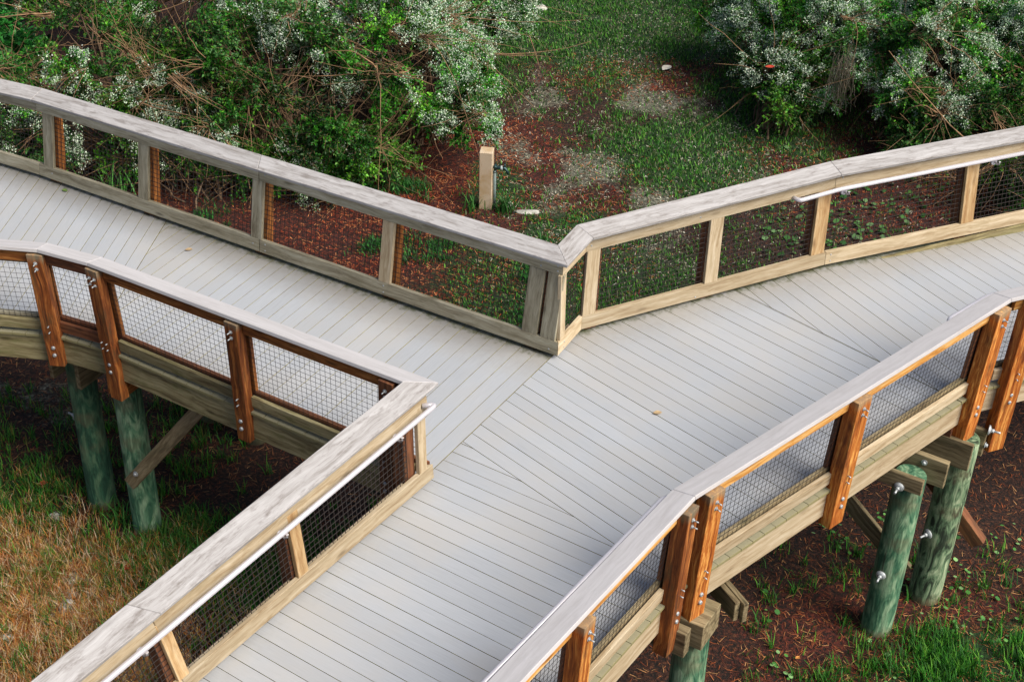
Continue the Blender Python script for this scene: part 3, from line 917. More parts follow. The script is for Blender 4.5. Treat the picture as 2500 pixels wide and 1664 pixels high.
beam(c - W1 * .165 - U1 * 2.2 + Vector((0, 0, -.555)), c - W1 * .165 + U1 * .13 + Vector((0, 0, -.555)), .28, .045, 'beam', b2)
beam(c + W1 * .165 - U1 * 2.2 + Vector((0, 0, -.60)), c + W1 * .165 + U1 * .16 + Vector((0, 0, -.60)), .28, .045, 'beam', b2)
beam(c - U1 * 2.0 + Vector((0, 0, -.36)), c - U1 * .08 + Vector((0, 0, -.36)), .12, .36, 'brown', b2)
beam(c + W1 * .19 - U1 * .2 + Vector((0, 0, -1.2)), c + W1 * .19 + U1 * .33 + Vector((0, 0, -1.72)), .14, .10, 'brown', b2, 'brace')
bolt(c - W1 * .146 - U1 * .07 + Vector((0, 0, -1.55)), -W1 - U1 * .5, b2, 'plate')
bolt(c + W1 * .15 + U1 * .165 + Vector((0, 0, -.44)), W1 * .1 + U1, b2, 'plate'); bolt(c + W1 * .165 + U1 * .165 + Vector((0, 0, -.62)), U1, b2, 'nutbig')
b3 = thing('timber_bent', 'boxy double beam over a green pile at the bottom edge, below the bend', 'support', (1.42, 8.08, ZG), 'timber bents under the boardwalk')
c = Vector((1.42, 8.08, 0))
pile(1.42, 8.08, -.36, .138, 'pile', b3)
pile(1.42 - .86 * 2, 8.08 + .51 * 2, -.3, .138, 'pile_d', b3)
beam(c + W1 * .0 - U1 * 2.4 + Vector((0, 0, -.45)), c + W1 * .0 + U1 * .14 + Vector((0, 0, -.45)), .24, .30, 'beam', b3)
beam(c - W1 * .26 - U1 * 2.2 + Vector((0, 0, -.43)), c - W1 * .26 + U1 * .07 + Vector((0, 0, -.43)), .24, .09, 'beam', b3)
bolt(c - W1 * .305 - U1 * .12 + Vector((0, 0, -.38)), -W1, b3, 'nutbig')
bolt(c - W1 * .305 - U1 * .12 + Vector((0, 0, -.46)), -W1, b3, 'nutbig')
b4 = thing('beam_end', 'grey split double beam end sticking out from under the bend beside round leaves', 'support', (1.74, 8.3, -.5), 'timber bents under the boardwalk')
v4 = Vector((.46, -.89, 0)); s4 = Vector((.89, .46, 0))
for sgn in (-1, 1):
    beam(Vector((1.70, 8.40, -.50)) + s4 * .026 * sgn - v4 * 1.5, Vector((1.70, 8.40, -.50)) + s4 * .026 * sgn + v4 * (.20 + .02 * sgn), .19, .045, 'beam', b4)
b5 = thing('timber_bent', 'paler green pile with a bolted orange beam end and diagonal brace under the left arm', 'support', (-3.52, 11.06, ZG), 'timber bents under the boardwalk')
pile(-3.52, 11.06, -.5, .135, 'pile', b5)
pile(-3.52 + .49 * 1.7, 11.06 + .87 * 1.7, -.36, .135, 'pile_d', b5)
e5 = Vector((-.49, -.87, 0)); u5 = Vector((.87, -.49, 0)); c = Vector((-3.52, 11.06, 0))
box_along('cap_beam', 'orange', tuple(c - e5 * 1.5 + u5 * .08 + Vector((0, 0, -.51))), tuple(c + e5 * .22 + u5 * .08 + Vector((0, 0, -.51))), (0, 0, .115), tuple(u5 * .085), b5)
bolt(c + e5 * .22 + u5 * .07 + Vector((0, 0, -.48)), e5, b5, 'nutbig'); bolt(c + e5 * .22 + u5 * .07 + Vector((0, 0, -.56)), e5, b5, 'nutbig'); bolt(c + e5 * .08 + u5 * .165 + Vector((0, 0, -.50)), u5, b5, 'nutbig')
beam(c + e5 * .17 + u5 * .04 + Vector((0, 0, -1.70)), c + e5 * .17 + u5 * 1.1 + Vector((0, 0, -.33)), .13, .05, 'beam', b5, 'brace')
bolt(c + e5 * .205 + u5 * .17 + Vector((0, 0, -1.50)), e5, b5, 'nutbig')
b6 = thing('timber_bent', 'shaded dark green pile under the left arm, leftmost of the piles', 'support', (-4.04, 11.41, ZG), 'timber bents under the boardwalk')
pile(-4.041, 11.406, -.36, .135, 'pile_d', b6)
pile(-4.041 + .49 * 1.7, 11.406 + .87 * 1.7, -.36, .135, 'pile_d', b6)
c = Vector((-4.041, 11.406, 0))
for o in (-.17, .17):
    box_along('cap_beam', 'beam', tuple(c - e5 * 1.5 + u5 * o + Vector((0, 0, -.58))), tuple(c + e5 * .2 + u5 * o + Vector((0, 0, -.58))), (0, 0, .22), tuple(u5 * .024), b6)
bolt(c + e5 * .05 - u5 * .195 + Vector((0, 0, -.62)), -u5, b6, 'plate'); bolt(c - u5 * .13 + e5 * .03 + Vector((0, 0, -1.35)), -u5, b6, 'plate')

# ---------------------------------------------------------------- ground
def vnoise(x, y, sc, seed, octs=4):
    """smooth value noise, vectorised"""
    tot = np.zeros_like(x, dtype=float); amp = 1.0; norm = 0
    for o in range(octs):
        g = np.random.default_rng(seed + o * 13).random((256, 256))
        u = x * sc * 2 ** o + 100.3 + o * 7.1; v = y * sc * 2 ** o + 50.7 + o * 3.3
        i = np.floor(u).astype(int); j = np.floor(v).astype(int); fu = u - i; fv = v - j
        fu = fu * fu * (3 - 2 * fu); fv = fv * fv * (3 - 2 * fv)
        a = g[i % 256, j % 256]; b = g[(i + 1) % 256, j % 256]; c = g[i % 256, (j + 1) % 256]; d = g[(i + 1) % 256, (j + 1) % 256]
        tot += amp * ((a * (1 - fu) + b * fu) * (1 - fv) + (c * (1 - fu) + d * fu) * fv); norm += amp; amp *= .5
    return tot / norm

def sm(a, b, x):
    t = np.clip((x - a) / (b - a), 0, 1); return t * t * (3 - 2 * t)

def zones(x, y):
    """ground cover weights: red needle mulch, sand, green, dry straw"""
    x = x / 1.03; y = y / 1.03
    n1 = vnoise(x, y, .55, 3); n2 = vnoise(x, y, 1.5, 9); n3 = vnoise(x, y, .9, 21)
    j = (n1 - .5) * 2.2 + (n2 - .5) * .8
    # red mulch under the left shrubs and a lobe past the tap post
    m = sm(.6, -.5, np.hypot((x + 3.1) / 3.6, (y - 16.6) / 2.3) - 1 + j * .35)
    m = np.maximum(m, sm(.5, -.5, np.hypot((x + .25) / .75, (y - 17.9) / 1.5) - 1 + j * .4))
    m = np.maximum(m, .7 * sm(.5, -.4, np.hypot((x - 1.8) / 2.0, (y - 21.2) / .8) - 1 + j * .6))
    m = np.maximum(m, .8 * sm(.5, -.4, np.hypot((x - 6.4) / 2.8, (y - 18.3) / 1.6) - 1 + j * .5))
    m = np.maximum(m, .8 * sm(.5, -.5, np.hypot((x - 3.6) / 1.5, (y - 9.4) / 1.0) - 1 + j * .4))
    m = np.maximum(m, .55 * sm(.5, -.5, np.hypot((x - 2.6) / 1.0, (y - 8.9) / .8) - 1 + j * .5))
    # worn sandy path
    p = sm(.5, -.6, np.abs(x - 1.7 - .09 * (y - 18)) / 1.9 - 1 + j * .3) * sm(14.5, 16.5, y)
    p = p * sm(.36, .60, n2 * .6 + n3 * .4)
    p = np.maximum(p, .5 * sm(.5, .7, n3) * sm(-3.2, -4.2, x) * sm(13.8, 12.8, y))
    # green
    g = sm(.46, .62, n1 * .5 + vnoise(x, y, .8, 33) * .5) * sm(14, 15.5, y) * (x > -.6) * (1 - .8 * sm(4.0, 4.8, x))
    g = np.maximum(g, sm(.45, -.5, np.hypot((x - .5) / 2.2, (y - 15.2) / 1.3) - 1 + j * .3) * .8)
    g = np.maximum(g, sm(.5, -.5, np.hypot((x - 1.6) / 1.9, (y - 22.6) / 1.2) - 1 + j * .4))
    g = np.maximum(g, sm(.5, -.5, np.hypot((x - 2.4) / 1.1, (y - 18.6) / 1.2) - 1 + j * .4) * .9)
    g = np.maximum(g, sm(.4, -.4, np.hypot((x - 4.5) / 1.6, (y - 8.7) / .95) - 1 + j * .35))
    g = np.maximum(g, sm(.4, -.4, np.hypot((x + 2.6) / 1.1, (y - 10.2) / .7) - 1 + j * .3))
    g = np.maximum(g, .6 * sm(.4, -.4, np.hypot((x + 4.9) / .9, (y - 11.0) / .6) - 1 + j * .3))
    # straw
    d = sm(.45, -.45, np.hypot((x + 4.4) / 1.75, (y - 9.35) / 1.45) - 1 + j * .3)
    return m, p, g, d

def gh(x, y):
    return ZG + (vnoise(x, y, .35, 5, 3) - .5) * .10 + (vnoise(x, y, 2.5, 6, 3) - .5) * .035

xs = np.concatenate([-np.geomspace(400, 12.5, 22), np.arange(-12, 12.01, .1), np.geomspace(12.5, 400, 22)])
ys = np.concatenate([np.linspace(-60, 3, 22), np.arange(3.5, 27, .1), np.geomspace(27.5, 600, 24)])
XX, YY = np.meshgrid(xs, ys)
ZZ = gh(XX, YY)
nx, ny = len(xs), len(ys)
idx = np.arange(nx * ny).reshape(ny, nx)
F = np.stack([idx[:-1, :-1].ravel(), idx[:-1, 1:].ravel(), idx[1:, 1:].ravel(), idx[1:, :-1].ravel()], 1)
gm = np_mesh('ground', np.stack([XX.ravel(), YY.ravel(), ZZ.ravel()], 1), F)
gm.polygons.foreach_set('use_smooth', np.ones(len(F), bool))
zm, zp, zg_, zd_ = zones(XX.ravel(), YY.ravel())
def attr(me, name, v):
    a = me.attributes.new(name, 'FLOAT', 'POINT'); a.data.foreach_set('value', v.astype(np.float32))
for nm, v in (('mulch', zm), ('sand', zp), ('green', zg_), ('straw', zd_)): attr(gm, nm, v)
m, t, b = new_mat('woodland_ground')
tc = N(t, 'ShaderNodeTexCoord')
def tn(sc, det=6.0, rough=.65, **k):
    n = N(t, 'ShaderNodeTexNoise', Scale=sc, Detail=det, Roughness=rough)
    t.links.new(tc.outputs['Object'], n.inputs['Vector']); return n.outputs[0]
na, nb_, nc = tn(7.0), tn(32.0), tn(90.0, 3.0)
soil = ramp(t, nb_, [(.42, (.004, .002, .001)), (.56, (.042, .012, .005)), (.72, (.18, .07, .028))])  # near-black end puts patches of shadow into the soil colour
mul = ramp(t, nb_, [(.42, (.008, .003, .002)), (.57, (.085, .013, .006)), (.74, (.26, .06, .025))])
sand = ramp(t, nb_, [(.36, (.03, .032, .022)), (.52, (.13, .13, .095)), (.7, (.32, .33, .26))])
grn = ramp(t, nb_, [(.38, (.004, .012, .004)), (.55, (.014, .05, .008)), (.72, (.05, .12, .025))])
stw = ramp(t, nb_, [(.35, (.16, .07, .03)), (.5, (.38, .22, .11)), (.7, (.58, .42, .26))])
def A(nm):
    a = N(t, 'ShaderNodeAttribute'); a.attribute_name = nm; return a.outputs['Fac']
def edge(f, thr=.5):
    return ramp(t, mathn(t, 'ADD', f, mathn(t, 'ADD', mathn(t, 'MULTIPLY_ADD', na, .9, -.45), mathn(t, 'MULTIPLY_ADD', tn(24.0), 1.3, -.65))), [(thr - .18, (0, 0, 0)), (thr + .18, (1, 1, 1))]).outputs[0]
c = mix(t, soil.outputs[0], mul.outputs[0], edge(A('mulch')))
c = mix(t, c, sand.outputs[0], edge(A('sand'), .55))
c = mix(t, c, stw.outputs[0], edge(A('straw')))
c = mix(t, c, grn.outputs[0], edge(A('green'), .6))
t.links.new(c, b.inputs['Base Color']); b.inputs['Roughness'].default_value = .95
bump(t, b, mathn(t, 'ADD', nb_, mathn(t, 'MULTIPLY', nc, .5)), .9, .04)
go = link('ground', gm, m)
tag(go, kind='structure')

# ---------------------------------------------------------------- grass, litter
def pick(n, x0, x1, y0, y1, wfun, seed, cl=1, spread=.03):
    g = np.random.default_rng(seed)
    if cl > 1:
        cx_, cy_ = pick(n // cl, x0, x1, y0, y1, wfun, seed + 500)
        i_ = g.integers(0, len(cx_), n); sz = g.uniform(.3, 1.6, len(cx_))[i_] * spread
        return cx_[i_] + g.normal(0, 1, n) * sz, cy_[i_] + g.normal(0, 1, n) * sz
    X = []; Y = []; tot = 0
    while tot < n:
        x = g.uniform(x0, x1, n * 2); y = g.uniform(y0, y1, n * 2)
        k = g.random(n * 2) < wfun(x, y)
        X.append(x[k]); Y.append(y[k]); tot += k.sum()
        if len(X) > 25: break
    return np.concatenate(X)[:n], np.concatenate(Y)[:n]

def blades(name, x, y, h, wd, cols, seed, lean=.5, z=None, mat='grass', flat=False):
    g = np.random.default_rng(seed); n = len(x)
    hh = h * g.uniform(.45, 1.25, n); ww = wd * g.uniform(.6, 1.3, n)
    a = g.uniform(0, 2 * np.pi, n); l = g.uniform(.1, 1, n) * lean * hh * 1.2
    z0 = gh(x, y) if z is None else z
    dx, dy = np.cos(a), np.sin(a); px, py = -dy, dx
    b = np.stack([x, y, z0 - .005], 1)
    up_ = hh if not flat else hh * .12
    mid = b + np.stack([dx * l * .35, dy * l * .35, up_ * .6], 1); tip = b + np.stack([dx * l, dy * l, up_], 1)
    if flat:
        mid = b + np.stack([dx * hh * .5, dy * hh * .5, g.uniform(.004, .02, n)], 1); tip = b + np.stack([dx * hh, dy * hh, g.uniform(.0, .03, n)], 1)
        b[:, 2] += g.uniform(0, .02, n)
    wv = np.stack([px * ww / 2, py * ww / 2, np.zeros(n)], 1)
    V = np.stack([b - wv, b + wv, mid + wv * .8, mid - wv * .8, tip + wv * .12, tip - wv * .12], 1).reshape(-1, 3)
    k = np.arange(n)[:, None] * 6
    F = np.concatenate([k + [0, 1, 2, 3], k + [3, 2, 4, 5]])
    me = np_mesh(name, V, F)
    cols = np.asarray(cols); c = cols[g.integers(0, len(cols), n)] * g.uniform(.6, 1.35, (n, 1))
    set_tint(me, np.repeat(c, 6, 0))
    return me

GREEN = [(.03, .16, .012), (.05, .26, .02), (.015, .08, .012), (.12, .34, .03), (.04, .16, .03)]
DRY = [(.66, .27, .06), (.70, .50, .28), (.45, .14, .04), (.80, .66, .46), (.66, .46, .14), (.30, .10, .03), (.60, .34, .12)]
def stuff(name, me, mat, label, cat):
    o = link(name, me, mat); tag(o, label, cat, kind='stuff'); return o

Zg = lambda x, y: zones(x, y)
x, y = pick(95000, -.8, 7, 14.2, 25.5, lambda x, y: (.22 + .9 * Zg(x, y)[2]) * (1 - .45 * Zg(x, y)[1]) * (1 - .75 * Zg(x, y)[0]), 1, 10, .07)
stuff('path_grass', blades('path_grass', x, y, .055, .012, GREEN + [(.01, .04, .008), (.015, .05, .01), (.20, .22, .12), (.10, .30, .03)], 2, .8), 'grass', 'short green grass patches along the sandy path beyond the railing corner', 'grass')
x, y = pick(26000, -5.6, -.8, 8.2, 13.2, lambda x, y: .05 + .9 * Zg(x, y)[2] + .22 * Zg(x, y)[3] + .12 * (x < -3), 3, 18, .04)
stuff('ground_grass', blades('ground_grass', x, y, .12, .009, GREEN + [(.16, .16, .03)], 4, .8), 'grass', 'green grass around the left piles below the left arm', 'grass')
x, y = pick(46000, -6.2, -2.2, 7.8, 11.8, lambda x, y: Zg(x, y)[3] + .10 * Zg(x, y)[2], 5, 22, .06)
stuff('dry_straw', blades('dry_straw', x, y, .11, .0065, DRY, 6, 1.1), 'grass', 'tangled dry orange and tan straw at the lower left corner', 'dry grass')
x, y = pick(20000, 2.2, 6.2, 7.6, 11.2, lambda x, y: .04 + .9 * Zg(x, y)[2] * sm(.35, .6, vnoise(x, y, 2.2, 55)), 7, 16, .05)
stuff('corner_grass', blades('corner_grass', x, y, .13, .009, GREEN, 8, .7), 'grass', 'bright green grass at the lower right corner beside the piles', 'grass')
RED = [(.17, .022, .008), (.34, .065, .020), (.09, .014, .006), (.50, .20, .08), (.04, .008, .004), (.03, .007, .004)]
x, y = pick(42000, -7, 7.5, 14.0, 22.5, lambda x, y: Zg(x, y)[0] * (.25 + .75 * sm(.4, .6, vnoise(x, y, 1.6, 61))), 9, 6, .12)
stuff('needle_litter', blades('needle_litter', x, y, .085, .008, RED, 10, 1, mat='litter', flat=True), 'litter', 'red brown pine needle litter spread under the shrubs beyond the railings', 'needle litter')
BR = [(.12, .028, .010), (.26, .065, .018), (.03, .012, .007), (.28, .10, .035), (.42, .22, .09)]
x, y = pick(20000, -6, 6.5, 7.4, 14, lambda x, y: .35 + .5 * Zg(x, y)[0] * (x > 0) - .3 * Zg(x, y)[3], 11)
stuff('mulch_weeds', blades('mulch_weeds', *pick(8000, -5.5, 0.5, 14.5, 18.5, lambda x, y: sm(.50, .64, vnoise(x, y, 1.3, 71)) * ((x < -1.2) | (y < 16.6)), 15, 40, .07), .085, .013, [(.02, .12, .02), (.04, .2, .03), (.012, .06, .012)], 16, .9), 'grass', 'scattered green weeds sprouting in the red litter behind the grey railing', 'weeds')
stuff('brown_litter', blades('brown_litter', x, y, .09, .0065, BR, 12, 1, flat=True), 'litter', 'dark brown needle litter on the ground under the boardwalk', 'needle litter')
x, y = pick(9000, -.5, 7.5, 15.0, 25, lambda x, y: .15 + .8 * Zg(x, y)[1], 13)
stuff('pale_litter', blades('pale_litter', x, y, .055, .012, [(.38, .36, .27), (.26, .22, .15), (.16, .10, .06), (.46, .46, .38)], 14, 1, flat=True), 'litter', 'pale dry thatch scattered on the sandy path', 'dead grass')

# round-leaved creeping pennywort patches
def pennywort(name, x, y, label, rad=.035, hgt=.06, seed=1, dim=1.0):
    g = np.random.default_rng(seed); n = len(x); K = 8
    z = gh(x, y) + g.uniform(.02, hgt, n)
    r = rad * g.uniform(.5, 1.2, n)
    a = np.linspace(0, 2 * np.pi, K, endpoint=False)
    tx, ty = g.normal(0, .25, n), g.normal(0, .25, n) - .15
    ca, sa = np.cos(a)[None], np.sin(a)[None]
    V = np.stack([x[:, None] + r[:, None] * ca, y[:, None] + r[:, None] * sa, z[:, None] + r[:, None] * (tx[:, None] * ca + ty[:, None] * sa) + .15 * r[:, None] * (a[None] % 2 > 1)], 2)
    Vf = V.reshape(-1, 3)
    F = (np.arange(n)[:, None] * K + np.arange(K)[None])
    me = np_mesh(name, Vf, F)
    cols = np.array([(.08, .26, .05), (.14, .36, .09), (.05, .17, .04), (.22, .42, .16)])[g.integers(0, 4, n)] * g.uniform(.7, 1.2, (n, 1)) * dim
    set_tint(me, np.repeat(cols, K, 0))
    return stuff(name, me, 'leaf', label, 'creeping plant')
g = np.random.default_rng(5)
x = np.concatenate([g.normal(2.0, .28, 60), g.uniform(1.6, 3.6, 60)]); y = np.concatenate([g.normal(8.05, .35, 60), g.uniform(7.4, 9.2, 60)])
pennywort('pennywort', x, y, 'round bright pennywort leaves creeping below the bend at bottom centre right', .034)
x = g.uniform(3.2, 6.0, 270); y = 17.0 + (x - 3.2) * .45 + g.normal(0, .7, 270)
pennywort('pennywort', x, y, 'round dark green creeping leaves on mulch behind the right arm railing', .042, seed=2, dim=.55)
x = g.uniform(2.4, 5.8, 620); y = g.uniform(8.4, 11.6, 620); k_ = vnoise(x, y, 1.6, 44) > .47; x = x[k_]; y = y[k_]
pennywort('clover', x, y, 'small clover-like seedlings around the right pair of piles', .024, seed=3)

# ---------------------------------------------------------------- shrubs
def polytube(paths, radii, seg=3):
    """paths (n,k,3) radii (n,k) -> verts, faces (open three-sided tubes)"""
    n, k, _ = paths.shape
    d = np.gradient(paths, axis=1); d /= np.linalg.norm(d, axis=2, keepdims=True) + 1e-9
    u = np.cross(d, np.array([.31, .2, .93])); u /= np.linalg.norm(u, axis=2, keepdims=True) + 1e-9
    v = np.cross(d, u)
    ang = np.arange(seg) * 2 * np.pi / seg
    V = paths[:, :, None, :] + radii[:, :, None, None] * (u[:, :, None, :] * np.cos(ang)[None, None, :, None] + v[:, :, None, :] * np.sin(ang)[None, None, :, None])
    V = V.reshape(-1, 3)
    base = (np.arange(n)[:, None, None] * k + np.arange(k - 1)[None, :, None]) * seg
    q = np.arange(seg)[None, None, :]
    F = np.stack([base + q, base + (q + 1) % seg, base + seg + (q + 1) % seg, base + seg + q], 3).reshape(-1, 4)
    return V, F

def leaf_quads(P, D, L, Wd, g, droop=0.3):
    """diamond leaves at P along D"""
    n = len(P)
    D = D / (np.linalg.norm(D, axis=1, keepdims=True) + 1e-9)
    r = g.normal(0, 1, (n, 3)); s = np.cross(D, r); s /= np.linalg.norm(s, axis=1, keepdims=True) + 1e-9
    L = L[:, None]; Wd = Wd[:, None]
    tip = P + D * L; tip[:, 2] -= droop * L[:, 0] * .3
    mid = P + D * L * .5
    V = np.stack([P, mid + s * Wd / 2, tip, mid - s * Wd / 2], 1).reshape(-1, 3)
    F = np.arange(n * 4).reshape(n, 4)
    return V, F

def shrub(name, label, cat, center, rx, ry, h, nclump, seed, group, flower=.45, bright=1.0, leafc=None, twigs=420, per=26, fl_bias=0.0, zbase=None, leafL=.046, trunkn=5, bare=None, spray=.31):
    """multi-stemmed shrub: arching stems, leafy sprays in clumps with gaps between, pale seed heads, bare twigs"""
    g = np.random.default_rng(seed)
    cx, cy = center; z0 = float(gh(np.array([cx]), np.array([cy]))[0])
    th = thing(name, label, cat, (cx, cy, z0), group)
    # clump centres through the shell of an uneven dome
    u = g.normal(0, 1, (nclump * 3, 3)); u /= np.linalg.norm(u, axis=1, keepdims=True)
    u[:, 2] = np.abs(u[:, 2]) * 1.0 - .28
    rad = g.uniform(.45, 1.0, len(u)) ** .5 * (1 + .22 * np.sin(3.1 * np.arctan2(u[:, 1], u[:, 0]) + seed) + .12 * g.normal(0, 1, len(u)))
    C = np.stack([cx + u[:, 0] * rx * rad, cy + u[:, 1] * ry * rad, z0 + h * .42 + u[:, 2] * h * .56 * rad], 1)
    C = C[C[:, 2] > z0 + .25][:nclump]
    # prune some so that dark holes open
    keep = vnoise(C[:, 0] + C[:, 2] * .7, C[:, 1] + C[:, 2], 1.1, seed, 2) > .33
    C = C[keep]; nc_ = len(C)
    size = g.uniform(.55, 1.25, nc_) * spray
    # main stems from the foot into the clumps
    k = 7
    foot = np.array([cx, cy, z0]) + np.concatenate([g.normal(0, .22, (nc_, 2)), np.zeros((nc_, 1))], 1)
    s = np.linspace(0, 1, k)[None, :, None]
    midp = foot * .35 + C * .65; midp[:, 2] = foot[:, 2] * .35 + C[:, 2] * .65 + .25 * h * g.uniform(0, .6, nc_)
    paths = foot[:, None] * (1 - s) ** 2 + 2 * midp[:, None] * s * (1 - s) + C[:, None] * s ** 2
    paths[:, 1:] += g.normal(0, .035, (nc_, k - 1, 3))
    rr = np.linspace(.020, .005, k)[None] * g.uniform(.5, 1.3, (nc_, 1))
    rr[:trunkn] *= 2.2
    V, F = polytube(paths, rr, 4)
    link('stems', np_mesh('stems', V, F), 'bark', th)
    # sprays
    n = nc_ * per
    ci = np.repeat(np.arange(nc_), per)
    d = g.normal(0, 1, (n, 3)); out = (C - np.array([cx, cy, z0 + h * .3])); out /= np.linalg.norm(out, axis=1, keepdims=True) + 1e-9
    d = d / np.linalg.norm(d, axis=1, keepdims=True) + out[ci] * .55 + np.array([0, -.12, .18])
    d /= np.linalg.norm(d, axis=1, keepdims=True)
    Ls = size[ci] * g.uniform(.6, 1.15, n)
    k = 5; s = np.linspace(0, 1, k)
    sp = C[ci][:, None] + g.normal(0, .05, (n, 1, 3)) + d[:, None] * Ls[:, None, None] * s[None, :, None]
    sp[:, :, 2] -= (s ** 2)[None] * Ls[:, None] * g.uniform(0, .45, (n, 1))
    sp[:, 1:] += g.normal(0, .012, (n, k - 1, 3))
    V1, F1 = polytube(sp, np.linspace(.0035, .0012, k)[None] * np.ones((n, 1)), 3)
    # bare arching twigs in fans
    nf = max(4, twigs // 14)
    fc = C[g.integers(0, nc_, nf)] + g.normal(0, .12, (nf, 3)); fd = g.normal(0, 1, (nf, 3)); fd[:, 1] = -np.abs(fd[:, 1]) * .35; fd[:, 2] *= .5; fd /= np.linalg.norm(fd, axis=1, keepdims=True)
    fi = g.integers(0, nf, twigs)
    dd = fd[fi] + g.normal(0, .45, (twigs, 3)); dd /= np.linalg.norm(dd, axis=1, keepdims=True)
    LL = g.uniform(.35, 1.0, twigs); k2 = 8; s2 = np.linspace(0, 1, k2)
    origin = fc[fi] + np.array([0, -.08, .0]) + g.normal(0, .03, (twigs, 3))
    bend = g.normal(0, .45, (twigs, 3)); bend[:, 2] -= .10
    LL[:twigs // 12] *= 1.1
    tp = origin[:, None] + dd[:, None] * LL[:, None, None] * s2[None, :, None] + bend[:, None] * (s2 ** 2)[None, :, None] * LL[:, None, None]
    tp[:, 1:] += g.normal(0, .010, (twigs, k2 - 1, 3))
    V2, F2 = polytube(tp, np.linspace(.0065, .0018, k2)[None] * g.uniform(.45, 1.25, (twigs, 1)) * np.where(np.arange(twigs) < twigs // 12, 2.0, 1.0)[:, None], 3)
    link('twigs', np_mesh('twigs', np.concatenate([V1, V2]), np.concatenate([F1, F2 + len(V1)])), 'twig', th)
    # leaves along the sprays
    nl = 32
    t_ = g.uniform(.12, 1.0, (n, nl)); seg_ = np.clip((t_ * (k - 1)).astype(int), 0, k - 2); fr = t_ * (k - 1) - seg_
    I = np.arange(n)[:, None]
    P = sp[I, seg_] * (1 - fr[..., None]) + sp[I, seg_ + 1] * fr[..., None]
    D = (d[:, None] * .8 + g.normal(0, .75, (n, nl, 3)))
    P = P.reshape(-1, 3); D = D.reshape(-1, 3)
    Lf = leafL * g.uniform(.6, 1.35, len(P))
    V, F = leaf_quads(P, D, Lf, Lf * .5, g)
    me = np_mesh('foliage', V, F)
    base = np.array(leafc if leafc is not None else [(.014, .10, .008), (.035, .20, .012), (.008, .05, .008), (.10, .30, .02), (.06, .17, .045)])
    cl = g.uniform(.35, 1.6, nc_); hue = g.integers(0, len(base), nc_)
    bi = np.where(g.random(len(P)) < .55, hue[np.repeat(ci, nl)], g.integers(0, len(base), len(P)))
    c = base[bi] * cl[np.repeat(ci, nl)][:, None] * g.uniform(.65, 1.35, (len(P), 1)) * bright
    set_tint(me, np.repeat(c, 4, 0))
    link('foliage', me, 'leaf', th)
    if flower > 0:
        # seed heads crowd the outer ends of the sprays of some clumps
        fcl = (vnoise(C[:, 0] * 1.0 + C[:, 2], C[:, 1] + C[:, 2] * .5, .9, seed + 77, 2) + fl_bias + g.normal(0, .06, nc_)) > (1.0 - flower)
        w_ = fcl[ci] & (vnoise(sp[:, -1, 0] + sp[:, -1, 2], sp[:, -1, 1] * .5 + sp[:, -1, 2], 4.0, seed + 5, 2) > .47)
        m_ = 60
        idx_ = np.nonzero(w_)[0]
        if len(idx_):
            tt = g.uniform(.62, 1.05, (len(idx_), m_))
            e0 = sp[idx_, -2][:, None]; e1 = sp[idx_, -1][:, None]
            PP = e0 + (e1 - e0) * ((tt - .62) * 2.4)[..., None] + g.normal(0, .030, (len(idx_), m_, 3))
            PP = PP.reshape(-1, 3); DD = g.normal(0, 1, (len(PP), 3)) + np.array([0, -.2, .5])
            Lq = g.uniform(.010, .028, len(PP))
            V, F = leaf_quads(PP, DD, Lq, Lq * .75, g, 0)
            me = np_mesh('seed_heads', V, F)
            cc = np.array([(.52, .68, .50), (.68, .80, .60), (.34, .52, .36), (.80, .88, .80)])[g.integers(0, 4, len(PP))] * g.uniform(.7, 1.15, (len(PP), 1))
            set_tint(me, np.repeat(cc, 4, 0))
            link('seed_heads', me, 'flower', th)
    return th

LS = 'seed-headed shrubs left of the path'
RS_ = 'seed-headed shrubs right of the path'
shrub('shrub', 'large airy shrub above the left half of the grey railing, with long bare twigs', 'shrub', (-5.5, 18.5), 1.6, 1.4, 2.7, 135, 21, LS, .42, 1.0)
shrub('shrub', 'dense green shrub in the middle of the left thicket with tangled tan twigs', 'shrub', (-3.4, 18.5), 1.5, 1.4, 2.7, 145, 22, LS, .52, .85, twigs=420)
shrub('shrub', 'mint and white tipped shrub overhanging the concrete tap post', 'shrub', (-1.65, 19.5), 1.35, 1.4, 2.5, 145, 23, LS, .50, 1.3, twigs=260, fl_bias=.03)
shrub('shrub', 'pale tipped shrub at the top edge beside the path, ending the left thicket', 'shrub', (-1.05, 22.2), 1.35, 1.3, 2.6, 105, 24, LS, .56, 1.3, fl_bias=.05, twigs=200)
shrub('shrub', 'back row shrub with reddish twigs at the top edge, left of centre', 'shrub', (-3.6, 22.2), 1.6, 1.0, 2.8, 90, 25, LS, .5, .95, twigs=380)
shrub('shrub', 'back row shrub with a pale plume at the top left', 'shrub', (-6.3, 22.3), 1.6, 1.0, 2.9, 90, 26, LS, .5, .75, twigs=260)
shrub('shrub', 'low airy shrub drooping over the red litter behind the grey railing', 'shrub', (-2.5, 17.95), .9, .5, 1.0, 46, 27, LS, .45, 1.0, twigs=120)
shrub('shrub', 'low feathery shrub hanging over the second joint of the grey railing', 'shrub', (-4.3, 17.95), 1.2, .5, 1.15, 60, 28, LS, .25, .9, twigs=140)
shrub('shrub', 'bluish white tipped shrub standing at the left edge of the right thicket', 'shrub', (4.3, 21.7), 1.2, 1.2, 2.5, 115, 31, RS_, .66, 1.45, fl_bias=.05, twigs=200)
shrub('shrub', 'broad pale headed shrub with grey branches behind the bend of the right railing', 'shrub', (5.9, 20.4), 1.35, 1.2, 2.4, 120, 32, RS_, .64, 1.4, fl_bias=.04, twigs=330)
